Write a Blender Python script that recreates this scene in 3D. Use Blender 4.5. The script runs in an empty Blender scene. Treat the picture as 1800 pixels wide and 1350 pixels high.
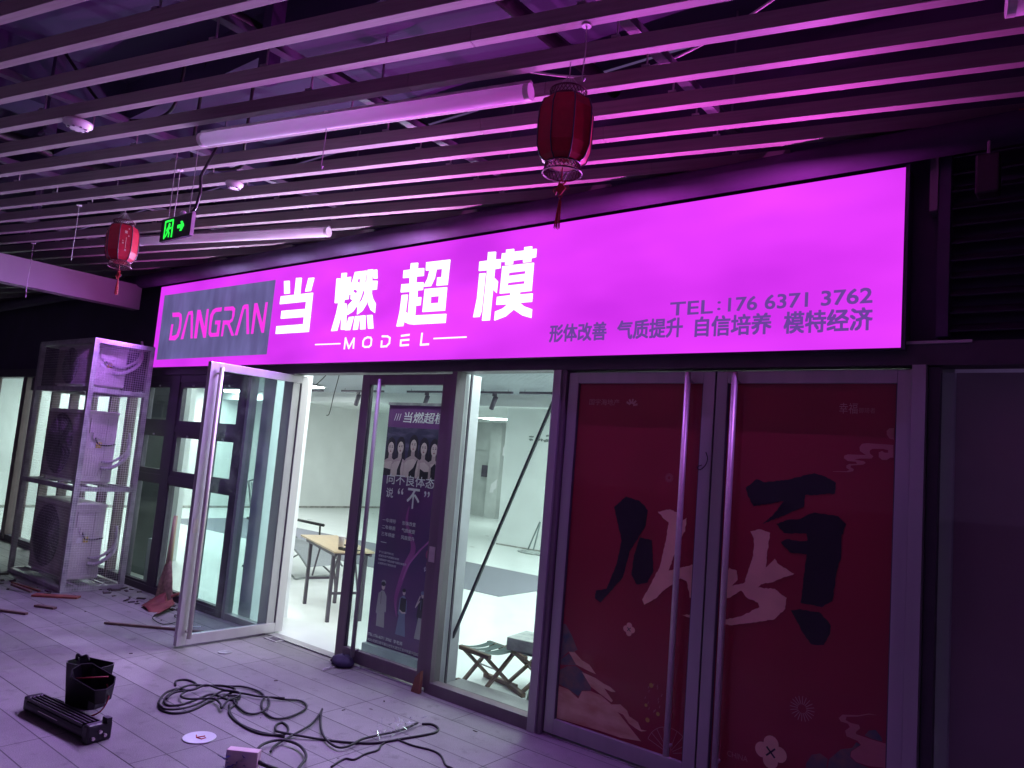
import bpy, bmesh, math, random
from math import radians as R, sin, cos, pi
from mathutils import Vector, Matrix
from mathutils.geometry import tessellate_polygon
random.seed(7)
SC = bpy.context.scene
COL = SC.collection
# ------------------------------------------------------------------ camera
cam_data = bpy.data.cameras.new("camera"); cam = bpy.data.objects.new("camera", cam_data); COL.objects.link(cam)
cam_data.sensor_width = 36.0; cam_data.lens = 26.113
cam_data.clip_start = 0.05; cam_data.clip_end = 400
yaw, pit, rol = R(38.486), R(5.877), R(4.732)
Fw = Vector((-sin(yaw)*cos(pit), cos(yaw)*cos(pit), sin(pit)))
R0 = Vector((cos(yaw), sin(yaw), 0)); U0 = R0.cross(Fw)
Rt = cos(rol)*R0 + sin(rol)*U0; Up = -sin(rol)*R0 + cos(rol)*U0
cam.matrix_world = Matrix(((Rt.x, Up.x, -Fw.x, 0), (Rt.y, Up.y, -Fw.y, 0), (Rt.z, Up.z, -Fw.z, 1.83), (0, 0, 0, 1)))
SC.camera = cam
SC.view_settings.view_transform = 'Standard'; SC.view_settings.look = 'None'
SC.view_settings.exposure = 0.0; SC.view_settings.gamma = 1.0
try:
    SC.cycles.use_denoising = True; SC.cycles.denoiser = 'OPENIMAGEDENOISE'
    SC.cycles.max_bounces = 7; SC.cycles.diffuse_bounces = 4; SC.cycles.glossy_bounces = 3
    SC.cycles.transparent_max_bounces = 16; SC.cycles.sample_clamp_indirect = 4.0
    SC.cycles.caustics_reflective = False; SC.cycles.caustics_refractive = False
except Exception: pass
# ------------------------------------------------------------------ night air: a very dim violet city sky
W = bpy.data.worlds.new("World"); SC.world = W; W.use_nodes = True
WN = W.node_tree; bg = WN.nodes["Background"]
bg.inputs[0].default_value = (0.56, 0.33, .92, 1); bg.inputs[1].default_value = 0.15
# outlines of the printed and lit lettering, metres on the sign and door planes (x, z)
SHAPES = {"dang":[[[[-6.404,3.427],[-6.319,3.424],[-6.292,3.295],[-6.376,3.295]]],[[[-6.206,3.441],[-6.123,3.437],[-6.119,3.27],[-6.118,3.245],[-6.205,3.248],[-6.205,3.272]]],[[[-6.005,3.423],[-5.92,3.42],[-5.952,3.292],[-6.036,3.292]]],[[[-6.428,3.273],[-5.914,3.271],[-5.913,2.89],[-6.443,2.892],[-6.444,2.969],[-6.006,2.968],[-6.009,3.041],[-6.387,3.043],[-6.386,3.122],[-6.0,3.118],[-6.0,3.192],[-6.432,3.194]]]],"ran":[[[[-5.573,3.38],[-5.523,3.377],[-5.512,3.144],[-5.562,3.146]]],[[[-5.506,3.425],[-5.437,3.422],[-5.432,3.133],[-5.394,3.13],[-5.362,2.886],[-5.431,2.889],[-5.444,3.048],[-5.489,2.883],[-5.569,2.882],[-5.524,3.041],[-5.508,3.135]]],[[[-5.418,3.378],[-5.37,3.378],[-5.374,3.17],[-5.428,3.17]]],[[[-5.316,3.418],[-5.158,3.416],[-5.168,3.312],[-5.142,3.31],[-5.142,3.422],[-5.077,3.42],[-5.075,3.316],[-5.0,3.309],[-4.999,3.232],[-5.064,3.231],[-5.06,3.197],[-5.035,3.149],[-4.993,3.103],[-4.992,3.02],[-5.044,3.047],[-5.086,3.101],[-5.108,3.147],[-5.12,3.103],[-5.163,3.049],[-5.226,3.02],[-5.228,3.105],[-5.178,3.148],[-5.156,3.198],[-5.153,3.232],[-5.183,3.232],[-5.2,3.178],[-5.233,3.111],[-5.293,3.051],[-5.364,3.023],[-5.365,3.111],[-5.305,3.154],[-5.338,3.168],[-5.341,3.215],[-5.361,3.212],[-5.363,3.296],[-5.339,3.336]],[[-5.269,3.35],[-5.231,3.347],[-5.233,3.306],[-5.275,3.326]],[[-5.304,3.259],[-5.254,3.236],[-5.266,3.212],[-5.323,3.24]]],[[[-5.066,3.413],[-5.02,3.413],[-5.005,3.33],[-5.051,3.333]]],[[[-5.334,3.0],[-5.272,3.003],[-5.305,2.88],[-5.37,2.881]]],[[[-5.249,3.004],[-5.186,3.003],[-5.201,2.881],[-5.259,2.879]]],[[[-5.175,3.004],[-5.114,3.004],[-5.096,2.879],[-5.16,2.879]]],[[[-5.088,3.003],[-5.021,3.003],[-4.99,2.881],[-5.053,2.881]]]],"chao":[[[[-4.591,3.426],[-4.508,3.422],[-4.507,3.372],[-4.43,3.368],[-4.426,3.302],[-4.51,3.304],[-4.509,3.25],[-4.421,3.246],[-4.42,3.181],[-4.483,3.182],[-4.478,3.119],[-4.43,3.12],[-4.431,3.052],[-4.486,3.051],[-4.484,2.967],[-4.125,2.96],[-4.125,2.887],[-4.492,2.891],[-4.544,2.897],[-4.609,2.921],[-4.617,2.884],[-4.693,2.884],[-4.67,3.014],[-4.665,3.155],[-4.595,3.154],[-4.601,3.006],[-4.567,2.986],[-4.57,3.178],[-4.682,3.18],[-4.682,3.25],[-4.584,3.247],[-4.589,3.302],[-4.671,3.305],[-4.672,3.371],[-4.591,3.371]]],[[[-4.406,3.415],[-4.136,3.41],[-4.141,3.201],[-4.261,3.204],[-4.26,3.272],[-4.212,3.271],[-4.214,3.343],[-4.282,3.344],[-4.294,3.271],[-4.33,3.206],[-4.414,3.208],[-4.373,3.271],[-4.357,3.343],[-4.402,3.345]]],[[[-4.393,3.186],[-4.143,3.181],[-4.143,2.989],[-4.395,2.992]],[[-4.318,3.116],[-4.221,3.115],[-4.22,3.057],[-4.315,3.057]]]],"mo":[[[[-3.732,3.426],[-3.656,3.422],[-3.654,3.36],[-3.6,3.357],[-3.598,3.287],[-3.652,3.285],[-3.653,3.218],[-3.611,3.184],[-3.614,3.094],[-3.654,3.126],[-3.659,2.883],[-3.734,2.884],[-3.726,3.283],[-3.812,3.285],[-3.814,3.359],[-3.731,3.359]]],[[[-3.803,3.262],[-3.744,3.261],[-3.748,3.067],[-3.751,2.959],[-3.766,2.916],[-3.828,2.916],[-3.805,3.064]]],[[[-3.551,3.426],[-3.478,3.424],[-3.477,3.401],[-3.376,3.399],[-3.376,3.425],[-3.307,3.424],[-3.306,3.401],[-3.263,3.4],[-3.264,3.338],[-3.306,3.334],[-3.306,3.307],[-3.377,3.308],[-3.379,3.334],[-3.477,3.334],[-3.478,3.306],[-3.549,3.306],[-3.551,3.332],[-3.591,3.335],[-3.59,3.4],[-3.55,3.4]]],[[[-3.575,3.298],[-3.278,3.296],[-3.279,3.084],[-3.386,3.083],[-3.388,3.063],[-3.266,3.063],[-3.267,3.001],[-3.378,3.001],[-3.339,2.972],[-3.261,2.945],[-3.261,2.879],[-3.343,2.902],[-3.433,2.954],[-3.506,2.905],[-3.61,2.879],[-3.609,2.947],[-3.537,2.966],[-3.491,2.997],[-3.604,3.0],[-3.602,3.061],[-3.472,3.065],[-3.474,3.085],[-3.579,3.086]],[[-3.508,3.243],[-3.346,3.242],[-3.348,3.218],[-3.51,3.216]],[[-3.51,3.165],[-3.346,3.166],[-3.348,3.142],[-3.514,3.141]]]],"logo":[[[[-8.592,3.235],[-8.437,3.23],[-8.375,3.206],[-8.352,3.147],[-8.347,3.032],[-8.373,2.943],[-8.442,2.9],[-8.589,2.905],[-8.581,3.097],[-8.535,3.094],[-8.537,2.956],[-8.472,2.957],[-8.427,2.97],[-8.4,3.051],[-8.4,3.133],[-8.424,3.177],[-8.574,3.182]]],[[[-8.321,2.906],[-8.249,3.174],[-8.223,3.226],[-8.132,3.231],[-8.109,3.182],[-8.053,2.908],[-8.099,2.908],[-8.16,3.189],[-8.206,3.188],[-8.261,2.907]]],[[[-8.023,2.907],[-8.026,3.234],[-7.958,3.231],[-7.828,3.024],[-7.825,3.231],[-7.781,3.23],[-7.77,2.905],[-7.822,2.905],[-7.963,3.126],[-7.962,2.904]]],[[[-7.513,3.232],[-7.517,3.187],[-7.627,3.187],[-7.67,3.157],[-7.685,3.064],[-7.68,2.97],[-7.662,2.952],[-7.559,2.951],[-7.56,3.046],[-7.616,3.045],[-7.616,3.09],[-7.508,3.086],[-7.505,2.91],[-7.678,2.909],[-7.721,2.941],[-7.732,3.019],[-7.736,3.161],[-7.697,3.214],[-7.637,3.232]]],[[[-7.462,3.231],[-7.29,3.228],[-7.246,3.201],[-7.246,3.118],[-7.268,3.066],[-7.317,3.042],[-7.206,2.906],[-7.253,2.905],[-7.362,3.033],[-7.418,3.035],[-7.424,2.907],[-7.463,2.907],[-7.456,3.083],[-7.324,3.076],[-7.288,3.097],[-7.291,3.173],[-7.315,3.186],[-7.46,3.191]]],[[[-7.193,2.908],[-7.107,3.215],[-7.078,3.232],[-7.007,3.232],[-6.995,3.207],[-6.923,2.912],[-6.969,2.911],[-7.036,3.188],[-7.071,3.186],[-7.14,2.908]]],[[[-6.889,2.91],[-6.892,3.234],[-6.838,3.234],[-6.704,3.015],[-6.692,3.231],[-6.651,3.23],[-6.659,2.913],[-6.698,2.913],[-6.842,3.146],[-6.847,2.911]]]],"panel":[[-8.839,3.463],[-6.565,3.456],[-6.57,2.689],[-8.832,2.676]],"model":[[[[-5.79,2.763],[-5.428,2.76]]],[[[-4.239,2.763],[-3.888,2.762]]],[[[-5.36,2.712],[-5.358,2.808],[-5.298,2.715],[-5.239,2.802],[-5.235,2.713]]],[[[-5.094,2.794],[-5.058,2.805],[-5.017,2.8],[-5.002,2.783],[-5.002,2.734],[-5.026,2.719],[-5.08,2.719],[-5.107,2.73],[-5.111,2.771],[-5.094,2.794]]],[[[-4.866,2.806],[-4.8,2.803],[-4.766,2.788],[-4.767,2.743],[-4.799,2.717],[-4.865,2.715],[-4.866,2.763]]],[[[-4.625,2.801],[-4.534,2.806]]],[[[-4.532,2.764],[-4.627,2.762],[-4.625,2.718],[-4.531,2.72]]],[[[-4.381,2.811],[-4.385,2.716],[-4.296,2.718]]]],"brushdark":[[[[-2.544,1.578],[-2.458,1.657],[-2.355,1.637],[-2.292,1.585],[-2.3,1.486],[-2.359,1.381],[-2.408,1.297],[-2.441,1.135],[-2.599,0.942],[-2.644,0.963],[-2.641,1.014],[-2.56,1.037],[-2.497,1.205],[-2.47,1.367]]],[[[-2.338,1.404],[-2.25,1.396],[-2.226,1.208],[-2.263,1.125],[-2.338,1.103],[-2.38,1.155],[-2.374,1.282]]],[[[-1.653,1.786],[-1.591,1.84],[-1.545,1.826],[-1.397,1.856],[-1.263,1.901],[-1.197,1.885],[-1.144,1.856],[-1.148,1.797],[-1.242,1.779],[-1.308,1.773],[-1.314,1.704],[-1.355,1.683],[-1.431,1.64],[-1.543,1.583],[-1.483,1.643],[-1.426,1.727],[-1.602,1.68],[-1.641,1.742]]],[[[-1.463,1.593],[-1.404,1.622],[-1.328,1.638],[-1.255,1.681],[-1.125,1.674],[-1.084,1.637],[-1.105,1.56],[-1.102,1.462],[-1.122,1.377],[-1.14,1.211],[-1.194,1.168],[-1.309,1.172],[-1.287,1.444],[-1.379,1.44],[-1.433,1.492],[-1.399,1.514],[-1.331,1.511],[-1.285,1.52],[-1.291,1.557],[-1.418,1.546]]],[[[-1.36,1.121],[-1.316,1.136],[-1.201,1.138],[-1.143,1.08],[-1.146,1.034],[-1.176,0.969],[-1.243,0.959],[-1.294,1.018],[-1.321,1.062]]]],"brushpale":[[[[-2.22,1.582],[-2.136,1.607],[-2.079,1.588],[-2.068,1.523],[-2.02,1.566],[-2.025,1.481],[-2.071,1.4],[-2.091,1.322],[-2.121,1.224],[-2.041,1.255],[-1.958,1.286],[-1.94,1.096],[-1.969,1.082],[-1.996,1.178],[-2.037,1.19],[-2.135,1.109],[-2.193,1.043],[-2.275,0.986],[-2.293,1.016],[-2.245,1.109],[-2.185,1.233],[-2.151,1.409],[-2.141,1.524],[-2.185,1.548]]],[[[-2.023,0.972],[-1.944,0.987],[-1.946,0.968],[-1.982,0.966]]],[[[-1.613,1.531],[-1.559,1.55],[-1.496,1.537],[-1.508,1.405],[-1.513,1.335],[-1.463,1.394],[-1.436,1.364],[-1.349,1.326],[-1.457,1.266],[-1.535,1.236],[-1.552,1.216],[-1.456,1.224],[-1.385,1.185],[-1.391,1.125],[-1.448,1.055],[-1.569,1.014],[-1.694,0.972],[-1.765,0.969],[-1.755,0.992],[-1.642,1.035],[-1.538,1.106],[-1.548,1.13],[-1.611,1.145],[-1.65,1.182],[-1.721,1.126],[-1.772,1.108],[-1.775,1.223],[-1.73,1.302],[-1.683,1.291],[-1.675,1.239],[-1.706,1.199],[-1.634,1.229],[-1.588,1.394],[-1.589,1.49]]]],"cloudpale":[[[[-2.89,0.337],[-2.798,0.331],[-2.718,0.293],[-2.694,0.347],[-2.626,0.364],[-2.546,0.356],[-2.466,0.321],[-2.401,0.338],[-2.351,0.314],[-2.333,0.283],[-2.269,0.264],[-2.245,0.226],[-2.204,0.229],[-2.244,0.215],[-2.287,0.224],[-2.33,0.239],[-2.376,0.281],[-2.419,0.287],[-2.284,0.189],[-2.24,0.157],[-2.386,0.137],[-2.55,0.137],[-2.722,0.131],[-2.882,0.126]]],[[[-2.82,0.575],[-2.773,0.583],[-2.711,0.543],[-2.651,0.528],[-2.596,0.48],[-2.648,0.486],[-2.754,0.505]]],[[[-2.704,0.468],[-2.599,0.455],[-2.53,0.434],[-2.485,0.427],[-2.441,0.405],[-2.472,0.398],[-2.528,0.407],[-2.457,0.346],[-2.467,0.334],[-2.628,0.392]]]],"cloudrose":[[[[-1.163,1.919],[-1.092,1.924],[-1.075,1.933],[-1.093,1.943],[-1.093,1.956],[-1.079,1.965],[-1.038,1.969],[-1.045,1.98],[-1.087,1.981],[-1.107,1.995],[-1.106,2.01],[-1.088,2.018],[-1.04,2.019],[-0.995,2.02],[-1.026,2.04],[-1.029,2.062],[-1.017,2.08],[-0.993,2.085],[-0.86,2.082],[-0.858,2.014],[-0.874,2.013],[-0.89,1.999],[-0.913,1.998],[-0.93,2.013],[-0.931,2.038],[-0.915,2.047],[-0.901,2.038],[-0.885,2.039],[-0.885,2.052],[-0.908,2.058],[-0.965,2.055],[-0.977,2.043],[-0.975,2.029],[-0.957,2.015],[-0.967,2.002],[-1.025,1.999],[-1.052,1.991],[-1.004,1.986],[-0.994,1.976],[-1.01,1.966],[-1.069,1.958],[-1.072,1.948],[-1.054,1.939],[-1.057,1.927],[-1.081,1.92],[-1.163,1.917]]],[[[-0.86,2.173],[-0.882,2.171],[-0.895,2.157],[-0.894,2.135],[-0.88,2.116],[-0.859,2.111]]],[[[-0.9,0.672],[-0.94,0.67],[-0.987,0.649],[-1.069,0.63],[-1.086,0.608],[-1.075,0.593],[-1.04,0.592],[-1.029,0.577],[-1.052,0.553],[-1.044,0.526],[-0.989,0.518],[-0.972,0.502],[-1.018,0.456],[-1.021,0.431],[-0.993,0.411],[-0.932,0.409],[-0.853,0.424],[-0.853,0.543],[-0.923,0.544],[-0.997,0.55],[-0.999,0.561],[-0.979,0.584],[-0.985,0.6],[-1.026,0.599],[-1.051,0.607],[-1.048,0.625],[-0.993,0.64],[-0.94,0.665]]]],"hill":[[[[-2.891,0.749],[-2.86,0.75],[-2.806,0.687],[-2.751,0.602],[-2.785,0.58],[-2.82,0.577],[-2.881,0.515]]],[[[-2.892,0.434],[-2.824,0.479],[-2.753,0.495],[-2.681,0.464],[-2.631,0.419],[-2.626,0.368],[-2.694,0.351],[-2.719,0.307],[-2.799,0.335],[-2.884,0.348]]],[[[-2.881,0.51],[-2.819,0.563],[-2.768,0.53],[-2.754,0.5],[-2.812,0.487],[-2.878,0.477]]],[[[-0.956,0.555],[-0.937,0.585],[-0.904,0.597],[-0.877,0.57],[-0.87,0.548],[-0.923,0.547]]],[[[-1.139,0.31],[-1.127,0.385],[-1.103,0.413],[-1.07,0.452],[-1.015,0.475],[-0.996,0.509],[-0.975,0.502],[-1.021,0.455],[-1.023,0.427],[-0.994,0.408],[-0.932,0.4],[-0.931,0.375]]],[[[-1.249,0.276],[-1.244,0.328],[-1.217,0.38],[-1.174,0.4],[-1.134,0.383],[-1.142,0.309]]]]}
CABLES = {"a":[[-5.266,2.994],[-5.363,3.051],[-5.345,3.121],[-5.235,3.129],[-5.131,3.084],[-5.125,3.002],[-5.194,2.968],[-5.159,2.869],[-5.033,2.758],[-4.889,2.688],[-4.791,2.692],[-4.736,2.739],[-4.736,2.837],[-4.813,2.994],[-4.866,3.145],[-4.918,3.251],[-4.983,3.285],[-5.08,3.247],[-5.144,3.159],[-5.16,3.045],[-5.128,2.91],[-5.014,2.784],[-4.915,2.756],[-4.875,2.834],[-4.914,2.97],[-4.947,3.095],[-4.802,3.119],[-4.7,3.142],[-4.595,3.018],[-4.486,2.964],[-4.326,2.934],[-4.139,2.951],[-3.979,3.025]],"b":[[-4.951,2.709],[-4.83,2.691],[-4.776,2.76],[-4.784,2.875],[-4.864,3.035],[-4.933,3.172],[-4.851,3.223],[-4.777,3.265],[-4.682,3.305],[-4.547,3.422]],"e":[[-5.065,3.053],[-5.048,2.961],[-4.982,2.88],[-4.9,2.881],[-4.85,2.946],[-4.795,3.019],[-4.686,3.003],[-4.6,2.963],[-4.71,3.076],[-4.751,3.186],[-4.83,3.222],[-4.939,3.164],[-5.065,3.114],[-5.023,2.994],[-5.067,2.878],[-4.979,2.777]],"l":[[-5.028,3.267],[-4.953,3.35],[-4.811,3.377],[-4.682,3.344],[-4.58,3.257],[-4.441,3.178],[-4.293,3.147],[-4.238,3.194],[-4.248,3.301],[-4.297,3.414],[-4.372,3.476],[-4.468,3.486],[-4.553,3.413],[-4.62,3.342],[-4.523,3.279],[-4.431,3.19],[-4.418,3.109],[-4.467,3.069],[-4.59,3.086],[-4.719,3.129],[-4.753,3.194],[-4.806,3.208],[-4.845,3.157]],"m":[[-4.682,3.071],[-4.516,2.982],[-4.301,2.93],[-4.122,2.939],[-4.024,3.01],[-4.028,3.077],[-4.102,3.135],[-4.189,3.154],[-4.171,3.094],[-4.081,3.032],[-4.005,3.02],[-3.797,3.175],[-3.635,3.293],[-3.542,3.406],[-3.496,3.566],[-3.448,3.732],[-3.44,3.829],[-3.483,3.889],[-3.557,3.904],[-3.601,3.857]],"n":[[-3.813,2.811],[-3.874,2.885],[-3.938,3.042],[-4.016,3.244],[-4.14,3.414],[-4.21,3.491],[-4.135,3.421],[-3.929,3.265],[-3.764,3.175],[-3.625,3.149],[-3.592,3.208],[-3.624,3.347],[-3.61,3.467],[-3.584,3.65],[-3.611,3.822]],"o":[[-3.446,2.966],[-3.486,3.096],[-3.442,3.131],[-3.462,3.234],[-3.459,3.331],[-3.502,3.396],[-3.518,3.437]],"p":[[-3.499,3.541],[-3.377,3.548],[-3.248,3.586],[-3.152,3.57],[-3.037,3.49],[-2.983,3.486],[-2.848,3.446]],"q":[[-3.818,2.699],[-3.906,2.809],[-3.92,2.905],[-3.873,2.963],[-3.767,2.977],[-3.649,2.936],[-3.578,2.883],[-3.55,2.842],[-3.475,2.744]]}
# ------------------------------------------------------------------ helpers
def link(o, parent=None):
    COL.objects.link(o)
    if parent is not None: o.parent = parent
    return o
def tag(o, label, cat, group=None, kind=None):
    o["label"] = label; o["category"] = cat
    if group: o["group"] = group
    if kind: o["kind"] = kind
    return o
def empty(name, loc, label, cat, group=None, rz=0.0):
    o = bpy.data.objects.new(name, None); link(o); o.location = loc; o.rotation_euler = (0, 0, rz)
    o.empty_display_size = 0.1
    return tag(o, label, cat, group)
class MB:
    def __init__(s): s.bm = bmesh.new()
    def quad(s, pts):
        s.bm.faces.new([s.bm.verts.new(p) for p in pts]); return s
    def box(s, x0, x1, y0, y1, z0, z1, M=None):
        v = [Vector((x, y, z)) for x in (x0, x1) for y in (y0, y1) for z in (z0, z1)]
        if M is not None: v = [M @ p for p in v]
        v = [s.bm.verts.new(p) for p in v]
        for f in ((0,1,3,2),(4,6,7,5),(0,4,5,1),(2,3,7,6),(0,2,6,4),(1,5,7,3)): s.bm.faces.new([v[i] for i in f])
        return s
    def bar(s, a, b, w, h=None):          # square bar between two points
        a = Vector(a); b = Vector(b); d = b-a; L = d.length; h = h or w
        q = d.to_track_quat('X', 'Z').to_matrix().to_4x4()
        return s.box(0, L, -w/2, w/2, -h/2, h/2, Matrix.Translation(a) @ q)
    def tube(s, pts, r, n=8, closed=False, cap=True):
        pts = [Vector(p) for p in pts]; N = len(pts); rings = []
        up = Vector((0, 0, 1)); prev = None
        for i, p in enumerate(pts):
            if closed: d = pts[(i+1) % N]-pts[i-1]
            else: d = pts[min(i+1, N-1)]-pts[max(i-1, 0)]
            d.normalize()
            if prev is None:
                u = d.cross(up)
                if u.length < .05: u = d.cross(Vector((1, 0, 0)))
            else:
                u = prev-d*prev.dot(d)
                if u.length < 1e-4: u = d.cross(up)
            u.normalize(); prev = u; w = d.cross(u)
            rr = r[i] if isinstance(r, (list, tuple)) else r
            rings.append([s.bm.verts.new(p+rr*(cos(2*pi*k/n)*u+sin(2*pi*k/n)*w)) for k in range(n)])
        for i in range(N if closed else N-1):
            A = rings[i]; B = rings[(i+1) % N]
            for k in range(n): s.bm.faces.new((A[k], A[(k+1) % n], B[(k+1) % n], B[k]))
        if cap and not closed:
            s.bm.faces.new(rings[0][::-1]); s.bm.faces.new(rings[-1])
        return s
    def lathe(s, prof, c=(0, 0, 0), n=24, sx=1, sy=1, ph=0):
        rings = []
        for r, z in prof:
            rings.append([s.bm.verts.new((c[0]+sx*r*cos(2*pi*k/n+ph), c[1]+sy*r*sin(2*pi*k/n+ph), c[2]+z)) for k in range(n)])
        for A, B in zip(rings, rings[1:]):
            for k in range(n): s.bm.faces.new((A[k], A[(k+1) % n], B[(k+1) % n], B[k]))
        if prof[0][0] > 1e-4: s.bm.faces.new(rings[0][::-1])
        if prof[-1][0] > 1e-4: s.bm.faces.new(rings[-1])
        return s
    def poly(s, loops, y, th=0.003):      # flat shape in the x-z plane seen from -y, given a real thickness
        allp = [p for L in loops for p in L]
        tris = tessellate_polygon([[Vector((p[0], p[1], 0)) for p in L] for L in loops])
        fr = [s.bm.verts.new((p[0], y, p[1])) for p in allp]; bk = [s.bm.verts.new((p[0], y+th, p[1])) for p in allp]
        for t in tris:
            a, b, c = [allp[i] for i in t]
            cr = (b[0]-a[0])*(c[1]-a[1])-(b[1]-a[1])*(c[0]-a[0])
            if abs(cr) < 1e-9: continue
            f = t if cr > 0 else t[::-1]
            try: s.bm.faces.new([fr[i] for i in f]); s.bm.faces.new([bk[i] for i in f[::-1]])
            except ValueError: pass
        k = 0
        for L in loops:
            n = len(L)
            for i in range(n):
                j = (i+1) % n
                try: s.bm.faces.new((fr[k+i], fr[k+j], bk[k+j], bk[k+i]))
                except ValueError: pass
            k += n
        return s
    def stroke(s, pts, w, y, th=0.003, closed=False):
        for i in range(len(pts)-(0 if closed else 1)):
            a = Vector(pts[i]); b = Vector(pts[(i+1) % len(pts)]); d = b-a
            if d.length < 1e-5: continue
            d.normalize(); n = Vector((-d[1], d[0]))*w/2; e = d*w*.35
            s.poly([[tuple(a-e-n), tuple(b+e-n), tuple(b+e+n), tuple(a-e+n)]], y-0.0002*(i % 3), th)
        return s
    def disc(s, cx, cz, rx, rz, y, th=.0015, n=20, a0=0, rot=0):
        L = []
        for k in range(n):
            px, pz = rx*cos(2*pi*k/n), rz*sin(2*pi*k/n)
            L.append((cx+px*cos(rot)-pz*sin(rot), cz+px*sin(rot)+pz*cos(rot)))
        return s.poly([L], y, th)
    def mesh(s, name, M, smooth=False):
        me = bpy.data.meshes.new(name)
        s.bm.normal_update(); s.bm.to_mesh(me); s.bm.free()
        if M is not None: me.materials.append(M)
        if smooth:
            for p in me.polygons: p.use_smooth = True
        return me
    def build(s, name, M, parent=None, smooth=False, bevel=0.0, fix=False):
        if fix: bmesh.ops.recalc_face_normals(s.bm, faces=s.bm.faces)
        me = s.mesh(name, M, smooth); o = bpy.data.objects.new(name, me); link(o, parent)
        if bevel:
            b = o.modifiers.new("bevel", 'BEVEL'); b.width = bevel; b.segments = 2; b.limit_method = 'ANGLE'; b.angle_limit = R(50)
        return o
def catmull(P, n=6, closed=False):
    P = [Vector(p) for p in P]; out = []; N = len(P)
    for i in range(N if closed else N-1):
        p0 = P[i-1] if (i or closed) else P[0]; p1 = P[i]; p2 = P[(i+1) % N]
        p3 = P[(i+2) % N] if (closed or i+2 < N) else P[-1]
        for k in range(n):
            t = k/n
            out.append(0.5*((2*p1)+(p2-p0)*t+(2*p0-5*p1+4*p2-p3)*t*t+(3*p1-p0-3*p2+p3)*t**3))
    if not closed: out.append(P[-1])
    return out
def text_mesh(body, M, x0, x1, z0, z1, y, bold=0.0, shear=0.0, th=0.002, name="lettering", parent=None, fit='xz', spacing=1.0):
    cu = bpy.data.curves.new("text_curve", 'FONT'); cu.body = body; cu.size = 1; cu.shear = shear
    cu.resolution_u = 3; cu.space_character = spacing
    o = bpy.data.objects.new("text_curve", cu); COL.objects.link(o)
    me = bpy.data.meshes.new_from_object(o.evaluated_get(bpy.context.evaluated_depsgraph_get()))
    bpy.data.objects.remove(o); bpy.data.curves.remove(cu)
    xs = [v.co.x for v in me.vertices]; ys = [v.co.y for v in me.vertices]
    ax, bx, ay, by = min(xs), max(xs), min(ys), max(ys)
    for v in me.vertices:
        v.co = Vector((x0+(v.co.x-ax)/(bx-ax)*(x1-x0), y, z0+(v.co.y-ay)/(by-ay)*(z1-z0)))
    bm = bmesh.new(); bm.from_mesh(me)
    if bold:
        w = bold*(z1-z0)*.5
        for i, (dx, dz) in enumerate(((w, w), (w, -w), (-w, w), (-w, -w))):
            t_ = bmesh.new(); t_.from_mesh(me)
            for v in t_.verts: v.co += Vector((dx, -.00015*(i+1), dz))
            tm = bpy.data.meshes.new("t"); t_.to_mesh(tm); t_.free(); bm.from_mesh(tm); bpy.data.meshes.remove(tm)
    fs = list(bm.faces); ext = bmesh.ops.extrude_face_region(bm, geom=fs)
    for g in ext['geom']:
        if isinstance(g, bmesh.types.BMVert): g.co.y -= th
    bmesh.ops.recalc_face_normals(bm, faces=bm.faces)
    bm.to_mesh(me); bm.free(); me.name = name; me.materials.clear(); me.materials.append(M)
    ob = bpy.data.objects.new(name, me); link(ob, parent); return ob
# ------------------------------------------------------------------ materials
MATS = {}
def N(nt, t, **k):
    n = nt.nodes.new(t)
    for a, b in k.items(): setattr(n, a, b)
    return n
def mat(name, col, rough=0.5, metal=0.0, var=0.12, scale=6.0, bump=0.0, bscale=60.0, spec=0.5, stretch=(1, 1, 1), col2=None, thr=None):
    if name in MATS: return MATS[name]
    m = bpy.data.materials.new(name); m.use_nodes = True; nt = m.node_tree; b = nt.nodes["Principled BSDF"]
    b.inputs["Roughness"].default_value = rough; b.inputs["Metallic"].default_value = metal
    b.inputs["Specular IOR Level"].default_value = spec
    tc = N(nt, "ShaderNodeTexCoord"); mp = N(nt, "ShaderNodeMapping"); mp.inputs["Scale"].default_value = stretch
    nt.links.new(tc.outputs["Object"], mp.inputs[0])
    no = N(nt, "ShaderNodeTexNoise"); no.inputs["Scale"].default_value = scale; no.inputs["Detail"].default_value = 6
    nt.links.new(mp.outputs[0], no.inputs["Vector"])
    r = N(nt, "ShaderNodeValToRGB")
    lo, hi = (thr or (0.3, 0.7)); r.color_ramp.elements[0].position = lo; r.color_ramp.elements[1].position = hi
    c2 = col2 or tuple(min(1, c*(1+var)) for c in col); c1 = tuple(c*(1-var) for c in col) if col2 is None else col
    r.color_ramp.elements[0].color = (*c1, 1); r.color_ramp.elements[1].color = (*c2, 1)
    nt.links.new(no.outputs[0], r.inputs[0]); nt.links.new(r.outputs[0], b.inputs["Base Color"])
    rr = N(nt, "ShaderNodeMapRange"); rr.inputs[3].default_value = max(0, rough-.08); rr.inputs[4].default_value = min(1, rough+.1)
    nt.links.new(no.outputs[0], rr.inputs[0]); nt.links.new(rr.outputs[0], b.inputs["Roughness"])
    if bump:
        n2 = N(nt, "ShaderNodeTexNoise"); n2.inputs["Scale"].default_value = bscale; n2.inputs["Detail"].default_value = 4
        nt.links.new(mp.outputs[0], n2.inputs["Vector"])
        bp = N(nt, "ShaderNodeBump"); bp.inputs["Strength"].default_value = bump; bp.inputs["Distance"].default_value = 0.01
        nt.links.new(n2.outputs[0], bp.inputs["Height"]); nt.links.new(bp.outputs[0], b.inputs["Normal"])
    MATS[name] = m; return m
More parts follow.
